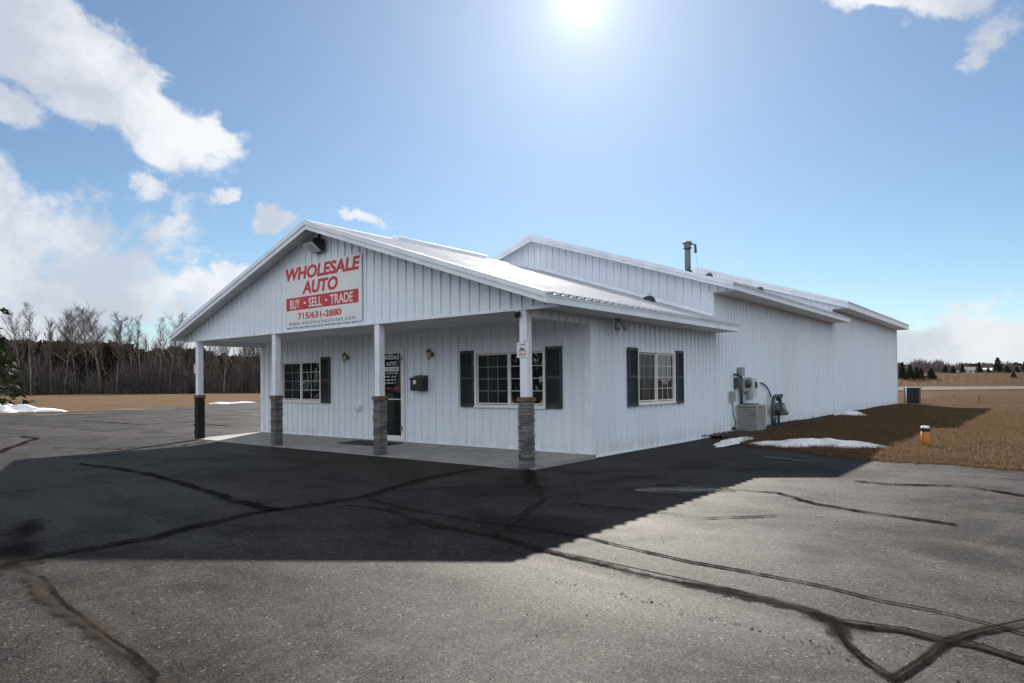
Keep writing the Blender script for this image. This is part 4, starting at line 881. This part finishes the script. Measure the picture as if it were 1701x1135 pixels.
# in the lawn
yp = empty('yellow_well_pipe', (4.63, 5.07, .0), 'short yellow pipe with a pale cap standing in the dry lawn', 'pipe')
MB().lathe([(.075, -.1), (.075, .34)], (0, 0, 0), 'z', 18).make('pipe', M_YELLOW, yp, smooth=True)
MB().lathe([(.082, .31), (.086, .325), (.086, .36), (.078, .375)], (0, 0, 0), 'z', 18).make('collar', M_RUBBER, yp)
MB().lathe([(.080, .372), (.08, .395), (.06, .415), (.02, .42)], (0, 0, 0), 'z', 18).make('cap', M_INKWHITE, yp, smooth=True)
for k in range(3): MB().lathe([(.012, 0), (.012, .02)], (.07*math.cos(k*2.1), .07*math.sin(k*2.1), .41), 'z', 6).make('bolt', M_GALV, yp)
bn = empty('black_bin', (.62, 33.3, 0), 'square black ribbed bin behind the far corner of the building', 'bin')
fix(MB().box(.26, .98, 33.0, 33.6, -.1, .82).make('body', M_BLACK, bn, .02), bn)
fix(MB().box(.22, 1.02, 32.95, 33.65, .82, .88).make('lid', M_BLACK, bn, .01), bn)
for k in range(5): fix(MB().box(.225, .26, 33.0, 33.6, .05+.16*k, .12+.16*k).make('rib', M_BLACK, bn), bn)
for k in range(4): fix(MB().box(.32+.19*k, .36+.19*k, 32.965, 33.0, .0, .80).make('rib', M_BLACK, bn), bn)
meta(MB().tube([(.36, 32.88, -.1), (.36, 32.88, .95)], .022, 8).make('marker_pole', M_WHITEPIPE, None, smooth=True), 'thin white pole standing in front of the black bin', 'pole')

# ------------------------------------------------------------------ trees
def branchy(h, seed, spread=.32, first=.35, nb=26, trunk_r=.16, lean=.03, up=.9, twigs=5):
    """a bare broadleaf tree: returns (trunk mesh, crown mesh) with its foot at the origin"""
    r = random.Random(seed); T, K = MB(), MB()
    pts, rad = [], []; p = V3((0, 0, -.3)); d = V3((r.uniform(-lean, lean), r.uniform(-lean, lean), 1)).normalized()
    for i in range(11):
        pts.append(p.copy()); rad.append(trunk_r*(1-.88*(i/10)**.85)); p = p+d*(h*.97/10); d = (d+V3((r.uniform(-.07, .07), r.uniform(-.07, .07), .05))).normalized()
    T.tube(pts, rad, 6)
    def limb(p, d, L, rd, lev):
        q = [p]; n = 4
        for i in range(n): d = (d+V3((r.uniform(-.2, .2), r.uniform(-.2, .2), r.uniform(-.02, .22)*up))).normalized(); q.append(q[-1]+d*L/n)
        K.tube(q, [rd*(1-.75*i/n) for i in range(n+1)], 3, False)
        if lev > 0:
            for k in range(twigs+lev):
                t = r.uniform(.25, 1.); i = min(n-1, int(t*n)); b = q[i].lerp(q[i+1], t*n-i); a = r.uniform(0, 6.283)
                dd = (d*.75+V3((math.cos(a), math.sin(a), r.uniform(.0, .6)))*.75).normalized(); limb(b, dd, L*r.uniform(.32, .6), max(.016, rd*.5), lev-1)
    for k in range(nb):
        t = first+(1-first)*(k+r.random())/nb; i = min(9, int(t*10)); b = pts[i].lerp(pts[i+1], t*10-i); a = r.uniform(0, 6.283)
        limb(b, V3((math.cos(a), math.sin(a), r.uniform(.7, 1.5)*up)).normalized(), h*spread*(1.15-t*.75)*r.uniform(.7, 1.2), trunk_r*.46*(1.1-t*.7), 2 if k % 2 else 1)
    return mesh('trunk', T.v, T.f, True), mesh('crown', K.v, K.f)
def tri_cloud(name, P, size, mat, flat=.6, elong=2.2, droop=None, parent=None, kind=None):
    """leaf and needle sprays: one narrow triangle per point"""
    k = len(P); a = RNG.normal(0, 1, (k, 3)); a[:, 2] *= flat
    if droop is not None: a = a*.45+droop
    a /= np.linalg.norm(a, axis=1)[:, None]; b = np.cross(a, RNG.normal(0, 1, (k, 3))); b /= np.linalg.norm(b, axis=1)[:, None]
    s = (size*RNG.uniform(.6, 1.4, k))[:, None]; v = np.empty((k, 3, 3)); v[:, 0] = P-b*s/elong; v[:, 1] = P+b*s/elong; v[:, 2] = P+a*s*1.4
    me = bpy.data.meshes.new(name); me.vertices.add(3*k); me.vertices.foreach_set('co', v.ravel()); me.loops.add(3*k); me.loops.foreach_set('vertex_index', np.arange(3*k))
    me.polygons.add(k); me.polygons.foreach_set('loop_start', np.arange(k)*3); me.update(); me.materials.append(mat); return me
def spruce(h, rad, seed, n, size, mat):
    """a conifer: trunk mesh and a crown of drooping boughs built of needle sprays"""
    r = np.random.default_rng(seed); T = MB().tube([(0, 0, -.3), (0, 0, h*.5), (0, 0, h*.97)], [h*.018, h*.011, .01], 6)
    P, D = [], []; z = h*.04
    while z < h*.985:
        t = z/h; R = rad*(1-t)**.85*r.uniform(.75, 1.15)+.04; nbr = int(5+6*(1-t)); off = r.uniform(0, 6.28)
        for k in range(nbr):
            a = off+6.283*k/nbr+r.normal(0, .2); L = R*r.uniform(.7, 1.2); m = max(3, int(n*L/rad/12))
            s = r.random(m)**.7; w_ = .20*L*(1-s*.6)
            x = L*s; side = r.normal(0, 1, m)*w_; zz = z+L*(.22*s-.42*s*s)+r.normal(0, .05*L, m)-np.abs(side)*.3
            P.append(np.stack([x*math.cos(a)-side*math.sin(a), x*math.sin(a)+side*math.cos(a), zz], 1)); D.append(np.tile([math.cos(a), math.sin(a), -.25], (m, 1)))
        z += h*r.uniform(.022, .04)*(1.2-.5*t)
    P = np.concatenate(P); D = np.concatenate(D)
    return mesh('trunk', T.v, T.f, True), tri_cloud('crown', P, size, mat, droop=D)
def plant(name, pr, loc, rz, sc, label, cat, group, bark, crownmat=None):
    r = empty(name, loc, label, cat, group, rz); r.scale = (sc, sc, sc)
    for nm, me, m in (('trunk', pr[0], bark), ('crown', pr[1], crownmat)): link(nm, me, r, m)
    return r
def again(root, loc, rz, sc, label):
    r = root.copy(); COL.objects.link(r); r.location = loc; r.rotation_euler.z = rz; r.scale = (sc, sc, sc); r['label'] = label
    for ch in root.children: c = ch.copy(); COL.objects.link(c); c.parent = r
    return r
# tall bare trees in front of the wood on the left: photo column, photo top, and depth
GT = 'tall bare trees standing out of the wood'
kinds = [branchy(20, 31, .30, .42, 40, .22, twigs=6), branchy(19, 32, .20, .42, 36, .17, up=1.2, twigs=6), branchy(20, 33, .36, .42, 46, .27, up=.8, twigs=6), branchy(18, 34, .19, .45, 34, .15, up=1.3, twigs=6)]
ROOTS = {}
TALL = [(36, 522, 0, 'bare tree just right of the green spruce at the left edge'), (52, 505, 1, 'tallest thin bare poplar near the left end of the wood, second from the spruce'), (72, 530, 3, 'slim bare tree left of the gap in the wood'),
        (84, 536, 1, 'slim bare tree right of the leftmost sky gap above the wood'), (108, 522, 2, 'broad bare tree, left of the densest pair of crowns'), (126, 518, 3, 'slim pale bare trunk rising just left of the densest crown'),
        (146, 515, 2, 'bare tree with the densest round crown in the left wood'), (166, 521, 0, 'wide bare crown directly right of the densest crown'), (194, 533, 1, 'lone thin bare tree right of the broad crowns'),
        (205, 528, 0, 'bare tree left in the close row of three by the dip in the wood'), (220, 530, 1, 'bare tree in the middle of the close row of three by the dip'), (236, 526, 3, 'bare tree right in the close row of three by the dip'),
        (264, 530, 1, 'thin bare tree over the dip just left of the porch eave'), (282, 526, 0, 'bare tree rising beside the left eave tip of the porch'), (372, 540, 1, 'bare tree seen in the porch opening right of the leftmost post'), (400, 535, 3, 'bare tree seen in the middle of the porch opening'), (418, 545, 0, 'bare tree seen in the porch opening next to the front wall')]
HT = {0: 20, 1: 19, 2: 20, 3: 18}
for i, (u, top, k, lab) in enumerate(TALL):
    rr = random.Random(i); dep = rr.uniform(138, 150); loc = at_depth(u, dep); loc.z = tz(loc.x, loc.y); hor = 645.2-u*.00964
    sc = ((hor-top)/FPX*dep+1.345-loc.z)/HT[k]
    if k in ROOTS: again(ROOTS[k], loc, rr.uniform(0, 6.28), sc, lab)
    else: ROOTS[k] = plant('bare_tree', kinds[k], loc, 1., sc, lab, 'tree', GT, M_BARKPALE if k in (1, 3) else M_BARK, M_TWIG)
# dark pine wood and the grey brush in front of it
P, S = [], []
prof_u = [-400, 0, 60, 200, 230, 242, 258, 300, 345, 380, 440, 520, 700, 980]; prof_v = [566, 566, 570, 574, 580, 588, 582, 580, 586, 596, 598, 590, 590, 586]
bk = MB()
for i in range(430):
    u = RNG.uniform(-400, 980); dep = RNG.uniform(152, 176); loc = at_depth(u, dep); z0 = tz(loc.x, loc.y)
    h = (645.2-u*.00964-np.interp(u, prof_u, prof_v)+RNG.uniform(-5, 3))/FPX*dep+1.345-z0; R = RNG.uniform(2.0, 3.2); m = 420
    t = RNG.random(m)**.8; rr_ = R*(1-t)**.6*np.sqrt(RNG.random(m))*(1+.3*np.sin(t*22)); a = RNG.uniform(0, 6.283, m)
    P.append(np.stack([loc.x+rr_*np.cos(a), loc.y+rr_*np.sin(a), z0+h*(.03+.97*t)], 1))
meta(link('pine_wood', tri_cloud('pine_wood', np.concatenate(P), .78, M_PINE, .5, 1.5)), 'dark evergreen wood along the far left field edge', 'wood', None, 'stuff')
def brush(name, n, ur, dr, hfun, wd, mat, label, zfun=tz):
    u = RNG.uniform(*ur, n); dep = RNG.uniform(*dr, n); B = np.array([at_depth(a, b)[:] for a, b in zip(u, dep)]); z0 = terrain_z(B[:, 0], B[:, 1]) if zfun is tz else zfun(B[:, 0], B[:, 1])
    H = hfun(u, dep); st = H*RNG.random(n)**1.3*.75*(RNG.random(n) > .35); L = (H-st)*RNG.uniform(.35, 1, n)
    B[:, 2] = z0+st; a = RNG.uniform(0, 6.283, n); le = RNG.normal(0, .30, (n, 2))*L[:, None]; w_ = wd*RNG.uniform(.5, 1.5, n)
    v = np.empty((n, 3, 3)); dv = np.stack([np.cos(a)*w_, np.sin(a)*w_, 0*a], 1); v[:, 0] = B-dv; v[:, 1] = B+dv; v[:, 2] = B+np.stack([le[:, 0], le[:, 1], L], 1)
    me = bpy.data.meshes.new(name); me.vertices.add(3*n); me.vertices.foreach_set('co', v.ravel()); me.loops.add(3*n); me.loops.foreach_set('vertex_index', np.arange(3*n))
    me.polygons.add(n); me.polygons.foreach_set('loop_start', np.arange(n)*3); me.update(); me.materials.append(mat)
    return meta(link(name, me), label, 'brush', None, 'stuff')
brush('bare_undergrowth', 27000, (-420, 980), (139, 156), lambda u, d: 6.5+2.5*np.sin(u*.031)+1.5*np.sin(u*.13), .05, M_BRUSH, 'grey brown bare saplings along the foot of the left wood')
brush('thin_bare_trees', 2600, (-420, 260), (140, 165), lambda u, d: 12.5+2.2*np.sin(u*.09)+2.*np.sin(u*.41), .045, M_TWIG, 'haze of thin bare treetops above the dark wood')
brush('bare_saplings', 8500, (240, 980), (140, 165), lambda u, d: 13+2.*np.sin(u*.11)+1.5*np.sin(u*.37), .05, M_TWIG, 'thin bare saplings behind the porch opening')
# the spruce at the left edge
sp_ = at_depth(-74, 44); pr = spruce(13, 4.2, 5, 240, .34, M_SPRUCE)
plant('spruce_tree', pr, (sp_.x, sp_.y, -.1), 0, 1, 'big dark green spruce reaching in at the left edge behind the snow heap', 'tree', None, M_BARK)
# right: young conifers on the bank beyond the road, brush behind
GC = 'young conifers on the bank beyond the road'
small = [spruce(3, 1.05, 61, 120, .20, M_NEEDLE), spruce(3, .85, 62, 110, .19, M_NEEDLE), spruce(3, 1.45, 63, 150, .22, M_NEEDLE)]
ROOTS = {}
CON = [(1499, 602, 629, 1, 'narrow conifer right against the far corner of the building'), (1512, 606, 629, 0, 'second conifer from the far building corner'), (1523, 609, 629, 1, 'small thin conifer behind the black bin'), (1547, 611, 630, 2, 'round low bushy conifer right of the black bin'),
       (1571, 606, 624, 0, 'conifer right of the round bushy one'), (1583, 609, 623, 2, 'squat conifer between two taller ones left of the white house'), (1599, 604, 622, 1, 'narrow conifer just left of the small white house'), (1627, 602, 621, 0, 'dark conifer just right of the small white house'),
       (1642, 613, 622, 2, 'squat conifer at the foot of the tallest conifer, on its left'), (1658, 594, 623, 0, 'tallest conifer on the bank beyond the road'), (1673, 606, 621, 2, 'broad conifer right of the tallest one'), (1689, 608, 621, 2, 'broad low conifer near the right edge'), (1703, 600, 622, 0, 'conifer cut by the right edge of the picture'),
       (1684, 620, 627, 2, 'tiny low bush conifer standing forward on the bank'), (1530, 612, 628, 0, 'tiny conifer just right of the black bin'), (1745, 604, 622, 1, 'conifer beyond the right edge, nearest'), (1790, 600, 622, 0, 'conifer beyond the right edge, farther along')]
for i, (u, top, base, k, lab) in enumerate(CON):
    dep = 113+(i*7 % 5) if base < 626 else 103; loc = at_depth(u, dep); loc.z = tz(loc.x, loc.y); hor = 645.2-u*.00964
    sc = max(.3, ((hor-top)/FPX*dep+1.345-loc.z)/3); 
    if k in ROOTS: again(ROOTS[k], loc, i*1.3, sc, lab)
    else: ROOTS[k] = plant('conifer', small[k], loc, 0, sc, lab, 'tree', GC, M_BARK)
M_BRUSH2 = plain('purple_grey_far_brush', (.11, .088, .088), .95, var=.3, scale=.2)
brush('far_brush', 17000, (1430, 2100), (165, 200), lambda u, d: (3.9+.7*np.sin(u*.05)+.5*np.sin(u*.17))*np.interp(u, [1430, 1600, 1640, 2100], [1, 1, .75, .75]), .075, M_BRUSH2, 'grey purple bare wood beyond the bank on the right')
P = []
for i in range(150):
    u = RNG.uniform(1430, 2100); dep = RNG.uniform(200, 215); loc = at_depth(u, dep); z0 = tz(loc.x, loc.y); h = RNG.uniform(2.4, 3.7); m = 130; t = RNG.random(m); r_ = 1.5*(1-t)**.6*np.sqrt(RNG.random(m)); a = RNG.uniform(0, 6.283, m)
    P.append(np.stack([loc.x+r_*np.cos(a), loc.y+r_*np.sin(a), z0+h*t], 1))
meta(link('far_evergreens', tri_cloud('far_evergreens', np.concatenate(P), .6, M_NEEDLE, .5, 1.5)), 'dark far evergreens behind the bare wood on the right', 'wood', None, 'stuff')
brush('bank_weeds', 9000, (1480, 2000), (92, 118), lambda u, d: .35+.25*np.sin(u*.4), .02, plain('rusty_weeds', (.20, .12, .075), .95), 'rusty dry weeds on the bank beyond the road')
def house(u, dep, wd, top, label, wl=M_HOUSE):
    p = at_depth(u, dep); p.z = tz(p.x, p.y)-.2; r = empty('far_house', p, label, 'house'); r.rotation_euler.z = YAW; h = top-p.z; e = h*.62
    MB().box(-wd/2, wd/2, -2, 2, 0, e).make('wall', wl, r)
    MB().prism([(-wd/2-.2, -2.3, e), (-wd/2-.2, 2.3, e), (-wd/2-.2, 0, h)], (wd+.4, 0, 0)).make('roof', M_ROOFDK if wl is M_HOUSE else M_HOUSE, r)
    for s in (-.3, .25): MB().box(wd*s-.35, wd*s+.35, -2.03, -1.99, e*.4, e*.8).make('window', M_GLASS, r)
house(1611, 150, 3.6, 4.0, 'tiny white house between conifers beyond the bank'); house(1642, 152, 3.2, 3.8, 'tiny pale roofed shed right of the white house, behind conifers', plain('far_blue_wall', (.30, .36, .42), .6))
# the wood on the far side of the street, behind the camera (it shows in the window panes)
def back_h(u, d): return 10+2*np.sin(u*.05)
n = 9000; a = RNG.uniform(-2.9, .35, n); R = RNG.uniform(95, 125, n); h = 11+2*np.sin(a*14)+1.5*np.sin(a*37); t = RNG.random(n)**.9
meta(link('street_side_wood', tri_cloud('street_side_wood', np.stack([R*np.cos(a), R*np.sin(a)-6, h*t-.2], 1), 1.5, M_PINE, .5, 1.6)), 'dark wood across the street behind the camera', 'wood', None, 'stuff')
# a few marker posts in the field at right
for u, v0, v1, lab in ((1627, 656, 671, 'thin dark stake standing in the dry field left of the other'), (1585, 655, 662, 'small dark stub in the gravelly part of the field')):
    p = gp(u, v1, .0); z1 = CAM.z+(ray(u, v0).z/Vector(ray(u, v0)[:2]).length)*Vector((p.x-CAM.x, p.y-CAM.y)).length
    meta(MB().box(p.x-.022, p.x+.022, p.y-.022, p.y+.022, -.2, z1).make('field_stake', M_DKGREY, None, .01), lab, 'stake')
